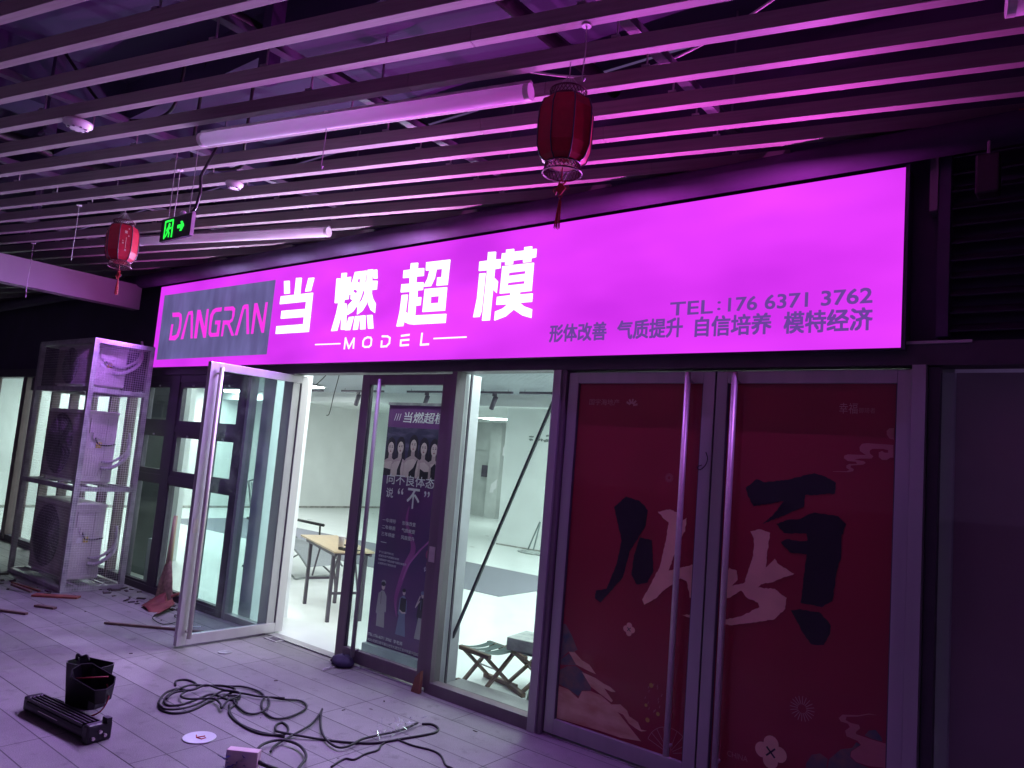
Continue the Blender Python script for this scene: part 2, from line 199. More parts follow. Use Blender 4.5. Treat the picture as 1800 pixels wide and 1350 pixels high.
def emis(name, col, s, var=0.0, scale=2.0, stretch=(1, 1, 1), col2=None, diff=None):
    m = bpy.data.materials.new(name); m.use_nodes = True; nt = m.node_tree; b = nt.nodes["Principled BSDF"]
    b.inputs["Base Color"].default_value = (*(diff or (0.02, 0.02, 0.02)), 1); b.inputs["Roughness"].default_value = .6
    b.inputs["Specular IOR Level"].default_value = .1
    b.inputs["Emission Color"].default_value = (*col, 1); b.inputs["Emission Strength"].default_value = s
    if var:
        tc = N(nt, "ShaderNodeTexCoord"); mp = N(nt, "ShaderNodeMapping"); mp.inputs["Scale"].default_value = stretch
        nt.links.new(tc.outputs["Object"], mp.inputs[0])
        no = N(nt, "ShaderNodeTexNoise"); no.inputs["Scale"].default_value = scale; no.inputs["Detail"].default_value = 2
        nt.links.new(mp.outputs[0], no.inputs["Vector"])
        mr = N(nt, "ShaderNodeMapRange"); mr.inputs[1].default_value = .3; mr.inputs[2].default_value = .7
        mr.inputs[3].default_value = s*(1-var); mr.inputs[4].default_value = s*(1+var)
        nt.links.new(no.outputs[0], mr.inputs[0]); nt.links.new(mr.outputs[0], b.inputs["Emission Strength"])
        if col2:
            mx = N(nt, "ShaderNodeMixRGB"); mx.inputs[1].default_value = (*col, 1); mx.inputs[2].default_value = (*col2, 1)
            nt.links.new(no.outputs[0], mx.inputs[0]); nt.links.new(mx.outputs[0], b.inputs["Emission Color"])
    return m
def glass(name, tint=(0.9, 0.97, 0.96), refl=1.0, dirt=0.04, wave=0.0):
    m = bpy.data.materials.new(name); m.use_nodes = True; nt = m.node_tree; nt.nodes.clear()
    out = N(nt, "ShaderNodeOutputMaterial"); tr = N(nt, "ShaderNodeBsdfTransparent"); gl = N(nt, "ShaderNodeBsdfGlossy")
    df = N(nt, "ShaderNodeBsdfDiffuse"); lw = N(nt, "ShaderNodeLayerWeight"); lw.inputs[0].default_value = .5
    pw = N(nt, "ShaderNodeMath", operation='POWER'); pw.inputs[1].default_value = 4.5; nt.links.new(lw.outputs["Facing"], pw.inputs[0])
    fr = N(nt, "ShaderNodeMath", operation='MULTIPLY_ADD'); fr.inputs[1].default_value = .55; fr.inputs[2].default_value = .035; nt.links.new(pw.outputs[0], fr.inputs[0])
    tr.inputs[0].default_value = (*tint, 1); gl.inputs["Roughness"].default_value = 0.02; df.inputs[0].default_value = (.7, .72, .74, 1)
    mu = N(nt, "ShaderNodeMath", operation='MULTIPLY'); mu.inputs[1].default_value = refl; nt.links.new(fr.outputs[0], mu.inputs[0])
    mx = N(nt, "ShaderNodeMixShader"); nt.links.new(mu.outputs[0], mx.inputs[0]); nt.links.new(tr.outputs[0], mx.inputs[1]); nt.links.new(gl.outputs[0], mx.inputs[2])
    tc = N(nt, "ShaderNodeTexCoord"); no = N(nt, "ShaderNodeTexNoise"); no.inputs["Scale"].default_value = 5; no.inputs["Detail"].default_value = 7
    nt.links.new(tc.outputs["Object"], no.inputs["Vector"])
    mr = N(nt, "ShaderNodeMapRange"); mr.inputs[1].default_value = .45; mr.inputs[2].default_value = .8; mr.inputs[3].default_value = dirt*.3; mr.inputs[4].default_value = dirt*2.5
    nt.links.new(no.outputs[0], mr.inputs[0])
    m2 = N(nt, "ShaderNodeMixShader"); nt.links.new(mr.outputs[0], m2.inputs[0]); nt.links.new(mx.outputs[0], m2.inputs[1]); nt.links.new(df.outputs[0], m2.inputs[2])
    if wave:
        n2 = N(nt, "ShaderNodeTexNoise"); n2.inputs["Scale"].default_value = 2.2; n2.inputs["Detail"].default_value = 1
        nt.links.new(tc.outputs["Object"], n2.inputs["Vector"])
        bp = N(nt, "ShaderNodeBump"); bp.inputs["Strength"].default_value = 1; bp.inputs["Distance"].default_value = wave
        nt.links.new(n2.outputs[0], bp.inputs["Height"]); nt.links.new(bp.outputs[0], gl.inputs["Normal"])
    nt.links.new(m2.outputs[0], out.inputs[0]); return m
D = 4.41                                     # the shop front plane
M_alu = mat("aluminium frame", (.42, .41, .42), .38, .35, .08, 9, .05, 200, stretch=(1, 1, .08))
M_steel = mat("brushed steel handle", (.62, .56, .54), .42, .55, .06, 30)
M_black = mat("dark powder coated frame", (.075, .06, .085), .45, .1, .15, 8)
M_dark = mat("dark cladding", (.065, .04, .10), .6, 0, .25, 3)
M_wall = mat("white plaster", (.74, .77, .76), .8, 0, .06, 1.2, .15, 25)
M_conc = mat("raw screeded plaster", (.52, .54, .53), .85, 0, .16, 1.6, .3, 20)
M_ceil = mat("painted concrete soffit", (.055, .045, .10), .85, 0, .15, .8)
M_slat = mat("painted timber look slat", (.30, .275, .265), .55, 0, .12, 3, .05, 60, stretch=(1, 20, 20))
M_rail = mat("painted steel rail", (.16, .15, .19), .6, .1, .2, 6)
M_galv = mat("galvanised steel", (.42, .40, .42), .45, .6, .3, 12)
M_acb = mat("air conditioner casing", (.60, .55, .54), .5, 0, .2, 5)
M_rub = mat("black rubber", (.010, .009, .011), .6, 0, .2, 20)
M_plas = mat("black plastic", (.009, .008, .011), .4, 0, .3, 20)
M_white = mat("white plastic", (.74, .72, .74), .35, 0, .04, 10)
def milky(name, col):
    m = bpy.data.materials.new(name); m.use_nodes = True; nt = m.node_tree; b = nt.nodes["Principled BSDF"]; out = nt.nodes["Material Output"]
    b.inputs["Base Color"].default_value = (*col, 1); b.inputs["Roughness"].default_value = .5
    tr = N(nt, "ShaderNodeBsdfTranslucent"); tr.inputs[0].default_value = (*col, 1); mx = N(nt, "ShaderNodeMixShader"); mx.inputs[0].default_value = .5
    nt.links.new(b.outputs[0], mx.inputs[1]); nt.links.new(tr.outputs[0], mx.inputs[2]); nt.links.new(mx.outputs[0], out.inputs[0]); return m
M_milky = milky("milky diffuser", (.90, .88, .92))
G_clear = glass("clear shop glass", (.90, .965, .95), .9, .010)
G_thick = glass("greenish door glass", (.84, .93, .93), 1.1, .022)
G_dark = glass("dark glass", (.10, .10, .12), .8, .03)
ORD = ["first", "second", "third", "fourth", "fifth", "sixth", "seventh", "eighth", "ninth", "tenth", "eleventh", "twelfth", "thirteenth", "fourteenth", "fifteenth", "sixteenth", "seventeenth", "eighteenth", "nineteenth", "twentieth", "twenty-first", "twenty-second", "twenty-third", "twenty-fourth", "twenty-fifth", "twenty-sixth", "twenty-seventh", "twenty-eighth"] + ["%s from nearest" % w for w in "tenth ninth eighth seventh sixth fifth fourth third second first".split()]
# ------------------------------------------------------------------ setting
def pavement_mat():
    m = bpy.data.materials.new("granite look paving"); m.use_nodes = True; nt = m.node_tree; b = nt.nodes["Principled BSDF"]
    tc = N(nt, "ShaderNodeTexCoord"); mp = N(nt, "ShaderNodeMapping"); mp.inputs["Location"].default_value = (-.29, .055, 0)
    nt.links.new(tc.outputs["Object"], mp.inputs[0])
    br = N(nt, "ShaderNodeTexBrick"); br.offset = 0.0; br.squash = 1; br.inputs["Scale"].default_value = 1
    br.inputs["Brick Width"].default_value = 9999; br.inputs["Row Height"].default_value = .2135
    br.inputs["Mortar Size"].default_value = .004; br.inputs["Mortar Smooth"].default_value = .25; br.inputs["Bias"].default_value = 0
    br.inputs["Color1"].default_value = (.245, .235, .235, 1); br.inputs["Color2"].default_value = (.305, .29, .29, 1)
    br.inputs["Mortar"].default_value = (.075, .07, .075, 1)
    nt.links.new(mp.outputs[0], br.inputs["Vector"])
    mp.inputs["Location"].default_value = (5000, -.03, 0)
    b2 = N(nt, "ShaderNodeTexBrick"); b2.offset = 0.5; b2.offset_frequency = 2; b2.inputs["Scale"].default_value = 1
    b2.inputs["Brick Width"].default_value = 1.30; b2.inputs["Row Height"].default_value = .6405; b2.inputs["Mortar Size"].default_value = .0034; b2.inputs["Mortar Smooth"].default_value = .3; b2.inputs["Bias"].default_value = 0
    b2.inputs["Color1"].default_value = (.90, .90, .90, 1); b2.inputs["Color2"].default_value = (1.08, 1.08, 1.08, 1); b2.inputs["Mortar"].default_value = (.12, .12, .12, 1)
    m2 = N(nt, "ShaderNodeMapping"); m2.inputs["Location"].default_value = (.29+1.3*4+.0, -.2435, 0); nt.links.new(tc.outputs["Object"], m2.inputs[0]); nt.links.new(m2.outputs[0], b2.inputs["Vector"])
    bm2 = N(nt, "ShaderNodeMixRGB", blend_type='MULTIPLY'); bm2.inputs[0].default_value = 1; nt.links.new(br.outputs[0], bm2.inputs[1]); nt.links.new(b2.outputs[0], bm2.inputs[2])
    n1 = N(nt, "ShaderNodeTexNoise"); n1.inputs["Scale"].default_value = 1.1; n1.inputs["Detail"].default_value = 8; n1.inputs["Roughness"].default_value = .65
    nt.links.new(tc.outputs["Object"], n1.inputs["Vector"])
    r1 = N(nt, "ShaderNodeMapRange"); r1.inputs[1].default_value = .3; r1.inputs[2].default_value = .7; r1.inputs[3].default_value = .62; r1.inputs[4].default_value = 1.12
    nt.links.new(n1.outputs[0], r1.inputs[0])
    n2 = N(nt, "ShaderNodeTexNoise"); n2.inputs["Scale"].default_value = 170; n2.inputs["Detail"].default_value = 3
    nt.links.new(tc.outputs["Object"], n2.inputs["Vector"])
    r2 = N(nt, "ShaderNodeMapRange"); r2.inputs[1].default_value = .35; r2.inputs[2].default_value = .65; r2.inputs[3].default_value = .8; r2.inputs[4].default_value = 1.15
    nt.links.new(n2.outputs[0], r2.inputs[0])
    n3 = N(nt, "ShaderNodeTexNoise"); n3.inputs["Scale"].default_value = 7; n3.inputs["Detail"].default_value = 9; n3.inputs["Roughness"].default_value = .7
    nt.links.new(tc.outputs["Object"], n3.inputs["Vector"])
    r3 = N(nt, "ShaderNodeMapRange"); r3.inputs[1].default_value = .56; r3.inputs[2].default_value = .66; r3.inputs[3].default_value = 1.0; r3.inputs[4].default_value = .72
    nt.links.new(n3.outputs[0], r3.inputs[0])
    mu = N(nt, "ShaderNodeMath", operation='MULTIPLY'); nt.links.new(r1.outputs[0], mu.inputs[0]); nt.links.new(r2.outputs[0], mu.inputs[1])
    m3 = N(nt, "ShaderNodeMath", operation='MULTIPLY'); nt.links.new(mu.outputs[0], m3.inputs[0]); nt.links.new(r3.outputs[0], m3.inputs[1])
    vm = N(nt, "ShaderNodeVectorMath", operation='SCALE'); nt.links.new(bm2.outputs[0], vm.inputs[0]); nt.links.new(m3.outputs[0], vm.inputs["Scale"])
    nt.links.new(vm.outputs[0], b.inputs["Base Color"]); b.inputs["Roughness"].default_value = .62
    bp = N(nt, "ShaderNodeBump"); bp.inputs["Strength"].default_value = .5; bp.inputs["Distance"].default_value = .004
    iv = N(nt, "ShaderNodeMath", operation='MULTIPLY_ADD'); iv.inputs[1].default_value = -1.5; nt.links.new(br.outputs["Fac"], iv.inputs[0]); nt.links.new(n2.outputs[0], iv.inputs[2])
    nt.links.new(iv.outputs[0], bp.inputs["Height"]); nt.links.new(bp.outputs[0], b.inputs["Normal"])
    return m
m = MB(); m.quad([(-60, -60, 0), (60, -60, 0), (60, 60, 0), (-60, 60, 0)])
tag(m.build("pavement", pavement_mat()), "grey paving of long narrow stone planks in front of the shop", "pavement", kind="structure")
M_sfloor = mat("shop floor screed", (.70, .73, .72), .30, 0, .05, 2.5, .03, 30, col2=(.78, .81, .80))
m = MB(); m.quad([(-17.8, D-.03, .006), (-.8, D-.03, .006), (-.8, 18.4, .006), (-17.8, 18.4, .006)])
tag(m.build("shop_floor", M_sfloor), "pale glossy floor of the brightly lit empty shop", "floor", kind="structure")
m = MB(); m.box(-15.5, -6.3, 8.02, 10.06, .007, .012)
tag(m.build("floor_band", mat("grey floor band", (.20, .20, .24), .7, 0, .12, 30, stretch=(1, 8, 1))), "long grey floor band laid on the pale shop floor", "mat")  # thin grey band across the floor, drawn as a flat sheet
def thing_box(name, M, label, cat, boxes, kind=None):
    m = MB()
    for b in boxes: m.box(*b)
    return tag(m.build(name, M), label, cat, kind=kind)
thing_box("shop_wall", M_wall, "white far left wall of the shop with grey scuffs", "wall", [(-18.0, -17.8, 4.2, 18.6, 0, 4.6)], "structure")
thing_box("shop_wall", M_wall, "smudged white wall block behind the narrow fixed window", "wall", [(-10.24, -.6, 12.8, 13.0, 0, 3.3), (-10.24, -10.04, 13.0, 18.4, 0, 3.3)], "structure")
thing_box("shop_wall", M_conc, "raw grey screeded wall deep inside the shop recess", "wall", [(-17.8, -10.24, 18.3, 18.5, 0, 3.3), (-15.0, -14.55, 18.0, 18.3, 0, 3.3), (-17.8, -15.9, 18.1, 18.3, 0, 3.3), (-15.9, -15.0, 18.2, 18.3, 2.1, 3.3)], "structure")
thing_box("shop_wall", M_wall, "white side wall hidden behind the red festival doors", "wall", [(-.8, -.6, 4.55, 12.8, 0, 3.3)], "structure")
thing_box("shop_column", mat("bright plaster", (.90, .92, .95), .7, 0, .03, 2), "white square pier just behind the opened glass door", "column", [(-6.90, -6.68, 4.50, 4.94, .006, 2.98)], "structure")
thing_box("shop_column", M_wall, "white column seen through the small dark framed windows", "column", [(-10.95, -10.40, 5.6, 5.68, .006, 2.98)], "structure")
M_skirt = mat("grimy wall foot", (.30, .30, .28), .9, 0, .4, 8)
thing_box("skirting", M_skirt, "grimy dark line along the foot of the far left shop wall", "skirting", [(-17.798, -17.785, 4.6, 18, .007, .06)], "structure")
thing_box("skirting", M_skirt, "uneven dark line along the foot of the smudged wall block", "skirting", [(-10.24, -.9, 12.785, 12.798, .007, .035)], "structure")
# shop ceiling: plaster margin, corrugated panel field, downstand beam
thing_box("shop_ceiling", M_wall, "white plaster ceiling margin above the shop", "ceiling", [(-17.8, -.8, 4.5, 5.55, 2.98, 3.1), (-2.4, -.8, 5.55, 12.8, 2.98, 3.1), (-17.8, -.8, 10.7, 18.3, 2.98, 3.1)], "structure")
m = MB(); x = -17.8
M_corr = mat("corrugated ceiling metal", (.50, .53, .57), .45, .3, .06, 4)
while x < -2.4:
    m.box(x, x+.05, 5.55, 10.4, 3.0, 3.02); m.box(x+.05, x+.11, 5.55, 10.4, 3.03, 3.05); x += .11
tag(m.build("shop_ceiling", M_corr), "ribbed grey metal ceiling field with track lights along its edge", "ceiling", kind="structure")
thing_box("ceiling_beam", M_wall, "white downstand beam across the far edge of the ribbed ceiling", "beam", [(-17.8, -.8, 10.4, 10.7, 2.79, 3.1)], "structure")
# arcade soffit and the walls above the shop fronts
thing_box("arcade_ceiling", M_ceil, "dark painted concrete ceiling high above the hanging slats", "ceiling", [(-30, 6, -4.5, 4.4, 4.75, 4.95)], "structure")
m = MB()
for y in (0.2, 2.6):
    m.box(-28, 5, y, y+.28, 4.42, 4.75)
m.box(-6.9, -6.5, -4, 4.3, 4.3, 4.75); m.box(-13.9, -13.5, -4, 4.3, 4.3, 4.75)
tag(m.build("ceiling_beam", M_ceil), "dark concrete beams crossing under the arcade ceiling", "beam", kind="structure")
thing_box("upper_wall", M_dark, "dark wall strip behind and above the lit signboard", "wall", [(-30, 6, D+.02, D+.08, 2.63, 4.75)], "structure")
# fascia panel at the left
fb = empty("fascia_beam", (-9.38, 2, 3.3), "pinkish metal fascia panel hanging under the slats at far left", "beam")
for i in range(5):
    y0 = -3.6+i*1.56
    o = MB().box(-.09, .09, y0-2+.004, y0+1.555-2, 0, .30).build("panel", mat("fascia sheet", (.36, .31, .34), .6, .0, .05, 4), fb)
thing_box("far_wall", M_dark, "near black wall closing the arcade beyond the fascia panel", "wall", [(-30, -29.8, -6, 4.4, 0, 4.75)], "structure")
# ------------------------------------------------------------------ hanging slats
sa = R(13.3); tx, ty = cos(sa), sin(sa)
k = 0; cnt = 0
nn = 2.02-16*.2867
offs = [nn+.2867*i for i in range(37)]
rev = offs[::-1]
for i, n0 in enumerate(rev):
    yend = D-.03
    t1 = (yend-n0*cos(sa))/sin(sa); t1 = min(t1, 3.5)
    t0 = (-19+n0*sin(sa))/cos(sa)
    if t1-t0 < .6: continue
    o = empty("ceiling_slat", (-n0*sin(sa), n0*cos(sa), 3.75), "%s ceiling slat counting from the far left corner of the shop front" % ORD[cnt], "slat", "parallel slats hanging under the arcade ceiling", sa)
    ta = t0
    js = sorted([t0]+[t for t in [-15.2+((i*1.37) % 1.1), -11.0+((i*.77) % 1.3), -6.6+((i*.9) % 1.2), -2.3+((i*.53) % 1.2), 1.4] if t0+.5 < t < t1-.5]+[t1])
    m = MB()
    for a, b in zip(js, js[1:]): m.box(a+.0008, b-.0008, -.053, 0, 0, .078)
    m.build("slat", M_slat, o, bevel=.002)
    m = MB()
    for xr in (-1.78, -3.55, -5.38, -7.2, -9.1, -11, -13):
        tt = (xr+n0*sin(sa))/cos(sa)
        if t0+.2 < tt < t1-.1: m.box(tt-.004, tt+.004, -.030, -.022, .078, .21); m.box(tt-.02, tt+.02, -.056, .004, .0785, .09)
    if len(m.bm.verts): m.build("hanger", M_galv, o)
    else: m.bm.free()
    cnt += 1
for j, xr in enumerate((-1.78, -3.55, -5.38, -7.2, -9.1, -11, -13)):
    m = MB().box(xr-.03, xr+.03, -3.5, 4.38, 3.955, 3.96).box(xr-.03, xr-.026, -3.5, 4.38, 3.96, 4.0).box(xr+.026, xr+.03, -3.5, 4.38, 3.96, 4.0)
    for y in (-2, -.4, 1.3, 2.9, 4.2): m.box(xr-.005, xr+.005, y-.005, y+.005, 4.0, 4.75)
    tag(m.build("ceiling_rail", M_rail), "%s steel rail from the right carrying the hanging slats" % ORD[j], "rail", "steel rails above the slats")
#services above the slats
m = MB().tube([(-28, 4.185, 3.652), (6, 4.185, 3.652)], .082, 20)
tag(m.build("duct_pipe", mat("dark insulated pipe", (.06, .035, .09), .85, 0, .2, 5), smooth=True), "thick dark pipe running along the wall right above the signboard", "pipe")
for j, (a, b, r, lab) in enumerate([
    ((-2.9, -3, 4.55), (-2.7, 4.3, 4.5), .05, "dark round duct high above the slats near the right lantern"),
    ((-4.3, -3, 4.6), (-4.45, 4.3, 4.55), .035, "thin dark conduit high above the long tube lamp"),
    ((-8.2, -3, 4.5), (-8.0, 4.3, 4.45), .06, "dark duct high above the slats over the exit sign")]):
    tag(MB().tube([a, b], r, 12).build("ceiling_pipe", M_plas, smooth=True), lab, "pipe")
for j, (x, y, w, lab) in enumerate([(-3.95, 2.35, .09, "wide dark drop post above the slats right of the lamp centre"), (-6.3, 2.0, .07, "dark drop post above the slats at the left end of the long lamp"), (-2.3, 1.9, .06, "dark drop post above the slats near the top right"), (-9.5, 3.0, .08, "dark drop post above the slats over the left lantern")]):
    tag(MB().box(x-w/2, x+w/2, y-w/2, y+w/2, 3.98, 4.75).box(x-w*.8, x+w*.8, y-w*.8, y+w*.8, 4.0, 4.02).build("ceiling_post", M_dark), lab, "post")
for j, P in enumerate([
    [(-5.9, 1.9, 4.5), (-5.6, 2.1, 4.1), (-5.3, 2.2, 3.98), (-5.0, 2.3, 4.05), (-4.9, 2.3, 4.5)],
    [(-5.2, 2.6, 4.7), (-5.35, 2.65, 4.2), (-5.6, 2.8, 3.95), (-5.2, 2.95, 3.9), (-4.9, 2.8, 4.0), (-4.7, 2.7, 4.6)],
    [(-2.6, 3.1, 4.05), (-2.2, 3.2, 3.95), (-1.8, 3.35, 4.0), (-1.2, 3.2, 4.05), (-.6, 3.1, 4.3)]]):
    tag(MB().tube(catmull(P, 8), .012 if j < 2 else .007, 6).build("cable", M_rub if j < 2 else M_white, smooth=True),
        ["slack black cable looped above the slats left of centre", "black cable bundle drooping behind the long tube lamp", "thin pale cable lying over the slats near the top right"][j], "cable")
# ------------------------------------------------------------------ shop front
sf = empty("shop_front", (-5, D, 0), "long aluminium and glass shop front under the lit signboard", "shop front")
def L(x): return x+5
def part(name, M, boxes, parent=sf, bevel=.0, org=(-5, D, 0)):
    m = MB()
    for b in boxes: m.box(b[0]-org[0], b[1]-org[0], b[2]-org[1], b[3]-org[1], b[4]-org[2], b[5]-org[2])
    return m.build(name, M, parent, bevel=bevel)
part("header", M_black, [(-29, 5.5, D-.06, D+.10, 2.505, 2.628)])
part("gap_light_block", M_black, [(-2.975, -.765, D+.06, D+.075, .01, 2.503)])  # unseen board added to stop interior light leaking through the door gaps
part("header_strip", mat("pale strip", (.5, .45, .5), .5), [(-.80, -.50, D-.075, D-.062, 2.617, 2.632)])
part("threshold", M_alu, [(-6.16, -5.21, D-.04, D+.06, .0065, .012)])
# dark window grid, three columns of three
gx0 = -9.28
part("window_frame", M_black, [(gx0, -7.02, D-.04, D+.05, 2.42, 2.503), (gx0, -7.02, D-.04, D+.05, 1.84, 1.91), (gx0, -7.02, D-.04, D+.05, 1.25, 1.33), (gx0, -7.02, D-.05, D+.05, .0, .07)]
     + [(x-.055, x+.055, D-.045, D+.055, .0, 2.5) for x in (-9.235,)]
     + [(-8.58, -8.40, D-.045, D+.055, 0, 2.5), (-7.80, -7.62, D-.045, D+.055, 0, 2.5), (-7.10, -7.0, D-.045, D+.055, 0, 2.5)])
for ci, (a, b) in enumerate(((-9.18, -8.58), (-8.40, -7.80), (-7.62, -7.10))):
    for ri, (z0, z1) in enumerate(((.07, 1.25), (1.33, 1.84), (1.91, 2.42))):
        w = .025 if ri == 0 else .062
        fr = part("sash", M_black, [(a, b, D-.03, D+.02, z0, z0+w), (a, b, D-.03, D+.02, z1-w, z1), (a, a+w, D-.03, D+.02, z0+w, z1-w), (b-w, b, D-.03, D+.02, z0+w, z1-w)])
        g = MB().box(a+w+5, b-w+5, -.008, -.002, z0+w, z1-w).build("pane", G_clear, fr)
        if ri: MB().box((a+b)/2+5-.01, (a+b)/2+5+.01, -.045, -.03, z1-w+.012, z1-w+.03).build("latch", M_alu, fr)
# full height fixed glazing between grid and opened door
part("post", M_alu, [(-6.99, -6.94, D-.04, D+.05, 0, 2.503)])
part("post", M_alu, [(-6.36, -6.26, D-.04, D+.05, 0, 2.503)])
part("post", M_alu, [(-6.26, -6.19, D-.055, D+.055, 0, 2.503)])
part("pane", G_clear, [(-6.94, -6.36, D-.004, D+.004, .06, 2.50)])
part("bottom_rail", M_alu, [(-6.94, -6.36, D-.035, D+.04, 0, .06)])
# post between the shut door and the narrow window; window; pillar before the red doors
M_frp = mat("aubergine toned frame", (.19, .155, .18), .42, .25, .10, 9, stretch=(1, 1, .1))
part("post", M_frp, [(-4.085, -4.032, D-.05, D+.06, 0, 2.503)])
part("post_liner", mat("pale liner", (.62, .62, .66), .5, 0, .08, 5), [(-4.075, -4.04, D+.065, D+.26, 0.01, 2.503)])
part("gasket", M_black, [(-4.02, -4.008, D+.10, D+.12, 0.02, 2.503)])
part("pane", G_clear, [(-4.03, -3.075, D-.004, D+.004, .10, 2.50)])
part("bottom_rail", M_frp, [(-4.03, -3.075, D-.055, D+.045, 0, .085)])
part("sill", M_alu, [(-4.03, -3.075, D+.05, D+.32, .007, .055)])
part("pillar", M_alu, [(-3.075, -3.01, D-.07, D+.08, 0, 2.503)])
part("pillar", M_frp, [(-3.005, -2.975, D-.05, D+.08, 0, 2.503)])
# right of the red doors
part("pillar", M_alu, [(-.765, -.70, D-.09, D+.06, 0, 2.503)])
part("post", M_black, [(-.695, -.645, D-.03, D+.05, 0, 2.5)])
part("pane", glass("dusky right window glass", (.85, .85, .88), 1.0, .01), [(-.645, .45, D-.006, D+.002, .08, 2.47)])
part("backing_board", mat("dim grey board", (.50, .36, .38), .7, 0, .12, .7), [(-.64, 2.6, D+.20, D+.22, 0, 2.5)])
part("post", M_black, [(.45, .53, D-.03, D+.05, 0, 2.5)])
part("pane", G_dark, [(.53, 2.6, D-.006, D+.002, .08, 2.47)])
part("bottom_rail", M_black, [(-.645, 2.6, D-.04, D+.04, 0, .08)])
# louvres above at the right
lv = empty("louvre_panel", (-.6, D, 2.7), "dark horizontal louvres on the wall right of the lit sign", "louvre")
m = MB()
for i in range(11):
    z = i*.093; M4 = Matrix.Translation((0, -.045, z)) @ Matrix.Rotation(R(32), 4, 'X')
    m.box(0, 4.5, -.045, .045, -.004, .004, M4)
m.build("blade", mat("louvre paint", (.03, .02, .045), .7), lv)
MB().box(-.06, -.005, -.10, .01, -.05, 1.05).build("frame", M_dark, lv)
MB().box(-.10, -.062, -.115, .0, .62, .92).build("junction_box", mat("dull metal box", (.22, .18, .22), .5, .3), lv)
# glazing of the neighbouring unit at the left, partly behind the cage
nb = empty("neighbour_front", (-12, D, 0), "tall lit glazing of the neighbouring unit behind the wire cage", "shop front")
def nbp(name, M, boxes): return part(name, M, boxes, nb, 0, (-12, D, 0))
for x, w in ((-14.5, .07), (-13.12, .16), (-12.72, .05), (-12.0, .06), (-11.35, .06), (-10.75, .07), (-10.1, .06), (-9.6, .06)):
    nbp("mullion", mat("brown mullion", (.16, .11, .12), .45, .2), [(x-w/2, x+w/2, D-.06, D+.05, 0, 2.5)])
nbp("bottom_rail", M_black, [(-17.6, -9.3, D-.05, D+.05, 0, .09)])
nbp("transom", M_black, [(-12.9, -9.3, D-.04, D+.04, 2.30, 2.5)])
nbp("pane", G_clear, [(-17.6, -9.3, D-.004, D+.004, .09, 2.5)])
# dark board added in place of the unlit room behind the first windows
thing_box("unlit_room_board", mat("unlit room dark", (.12, .14, .15), .35, 0, .3, 2), "dark board added for the unlit room behind the leftmost dark windows", "board", [(-10.05, -9.36, D+.35, D+.37, .01, 2.46)])
thing_box("cardboard_sheet", mat("pale sheets", (.55, .58, .58), .7), "pale flat sheets stacked upright behind the lower left dark window", "sheet", [(-8.95, -8.80, D+.10, D+.16, .01, .55), (-8.86, -8.70, D+.18, D+.22, .01, .5)])
# ------------------------------------------------------------------ doors
def door_leaf(name, w, label, M, handle_at, hside=-1, group=None, G=G_thick, stile=.085, outer=None):
    """leaf in local coordinates: hinge at x=0, leaf towards +x, faces +-y"""
    d = empty(name, (0, 0, 0), label, "door", group)
    s = stile; z0, z1 = .022, 2.488
    fr = MB().box(0, s, -.025, .025, z0, z1).box(w-s, w, -.025, .025, z0, z1).box(s, w-s, -.025, .025, z1-s*.85, z1).box(s, w-s, -.025, .025, z0, z0+s).build("frame", M, d, bevel=.003)
    MB().box(s, w-s, -.006, .006, z0+s, z1-s*.85).build("pane", G, d)
    MB().box(s, s+.008, -.014, .014, z0+s, z1-s*.85).box(w-s-.008, w-s, -.014, .014, z0+s, z1-s*.85).build("gasket", M_black, d)
    h = MB()
    for sd in ((-1, 1) if hside == 0 else (hside,)):
        h.tube([(handle_at, sd*.085, .09), (handle_at, sd*.085, 2.44)], .019, 14)
        for z in (.14, 2.39): h.tube([(handle_at, sd*.02, z), (handle_at, sd*.085, z)], .010, 8)
    h.build("handle", M_steel if hside == 0 else mat("dull handle", (.30, .28, .30), .5, .3), d, smooth=True)
    MB().box(w-s+.02, w-.02, -.028, .028, .98, 1.10).build("lock", M_steel, d)
    return d
d = door_leaf("glass_door", 1.06, "open glass door leaf swung out towards the pavement", mat("silver door frame", (.56, .53, .55), .32, .4, .06, 9, stretch=(1, 1, .1)), .985, 0)
d.location = (-6.20, 4.53, 0); d.rotation_euler = (0, 0, R(-90))
d = door_leaf("glass_door", 1.105, "closed glass door leaf with dark frame and a banner stand behind it", M_frp, .30, -1, stile=.105, G=G_clear)
d.location = (-5.205, D, 0)
# red festival doors
POST = mat("red festival print", (.32, .016, .042), .5, 0, .08, 1.5)
P_dark = mat("ink black print", (.012, .008, .02), .5, 0, .2, 10)
P_pale = mat("peach print", (.92, .58, .40), .5, 0, .10, 6)
P_rose = mat("rose print", (.55, .20, .20), .5, 0, .10, 6)
P_line = mat("pink line print", (.60, .28, .30), .5, 0, .05, 6)
P_hill = mat("teal hill print", (.05, .10, .13), .5, 0, .5, 14, col2=(.26, .15, .12))
P_yel = mat("yellow print", (.55, .42, .08), .5)
P_cloud = mat("cloud print", (.62, .26, .16), .5, 0, .3, 5, col2=(.92, .66, .46), stretch=(1, 1, 2.5))
def clip_poly(L, x0, x1, z0, z1):
    def cl(P, f, g):
        out = []
        for i in range(len(P)):
            a, b = P[i-1], P[i]
            fa, fb = f(a), f(b)
            if fa >= 0: out.append(a)
            if (fa >= 0) != (fb >= 0):
                t = fa/(fa-fb); out.append([a[0]+(b[0]-a[0])*t, a[1]+(b[1]-a[1])*t])
        return out
    for f in (lambda p: p[0]-x0, lambda p: x1-p[0], lambda p: p[1]-z0, lambda p: z1-p[1]):
        if len(L) < 3: return []
        L = cl(L, f, None)
    return L
def area(L): return abs(sum(L[i-1][0]*L[i][1]-L[i][0]*L[i-1][1] for i in range(len(L))))/2
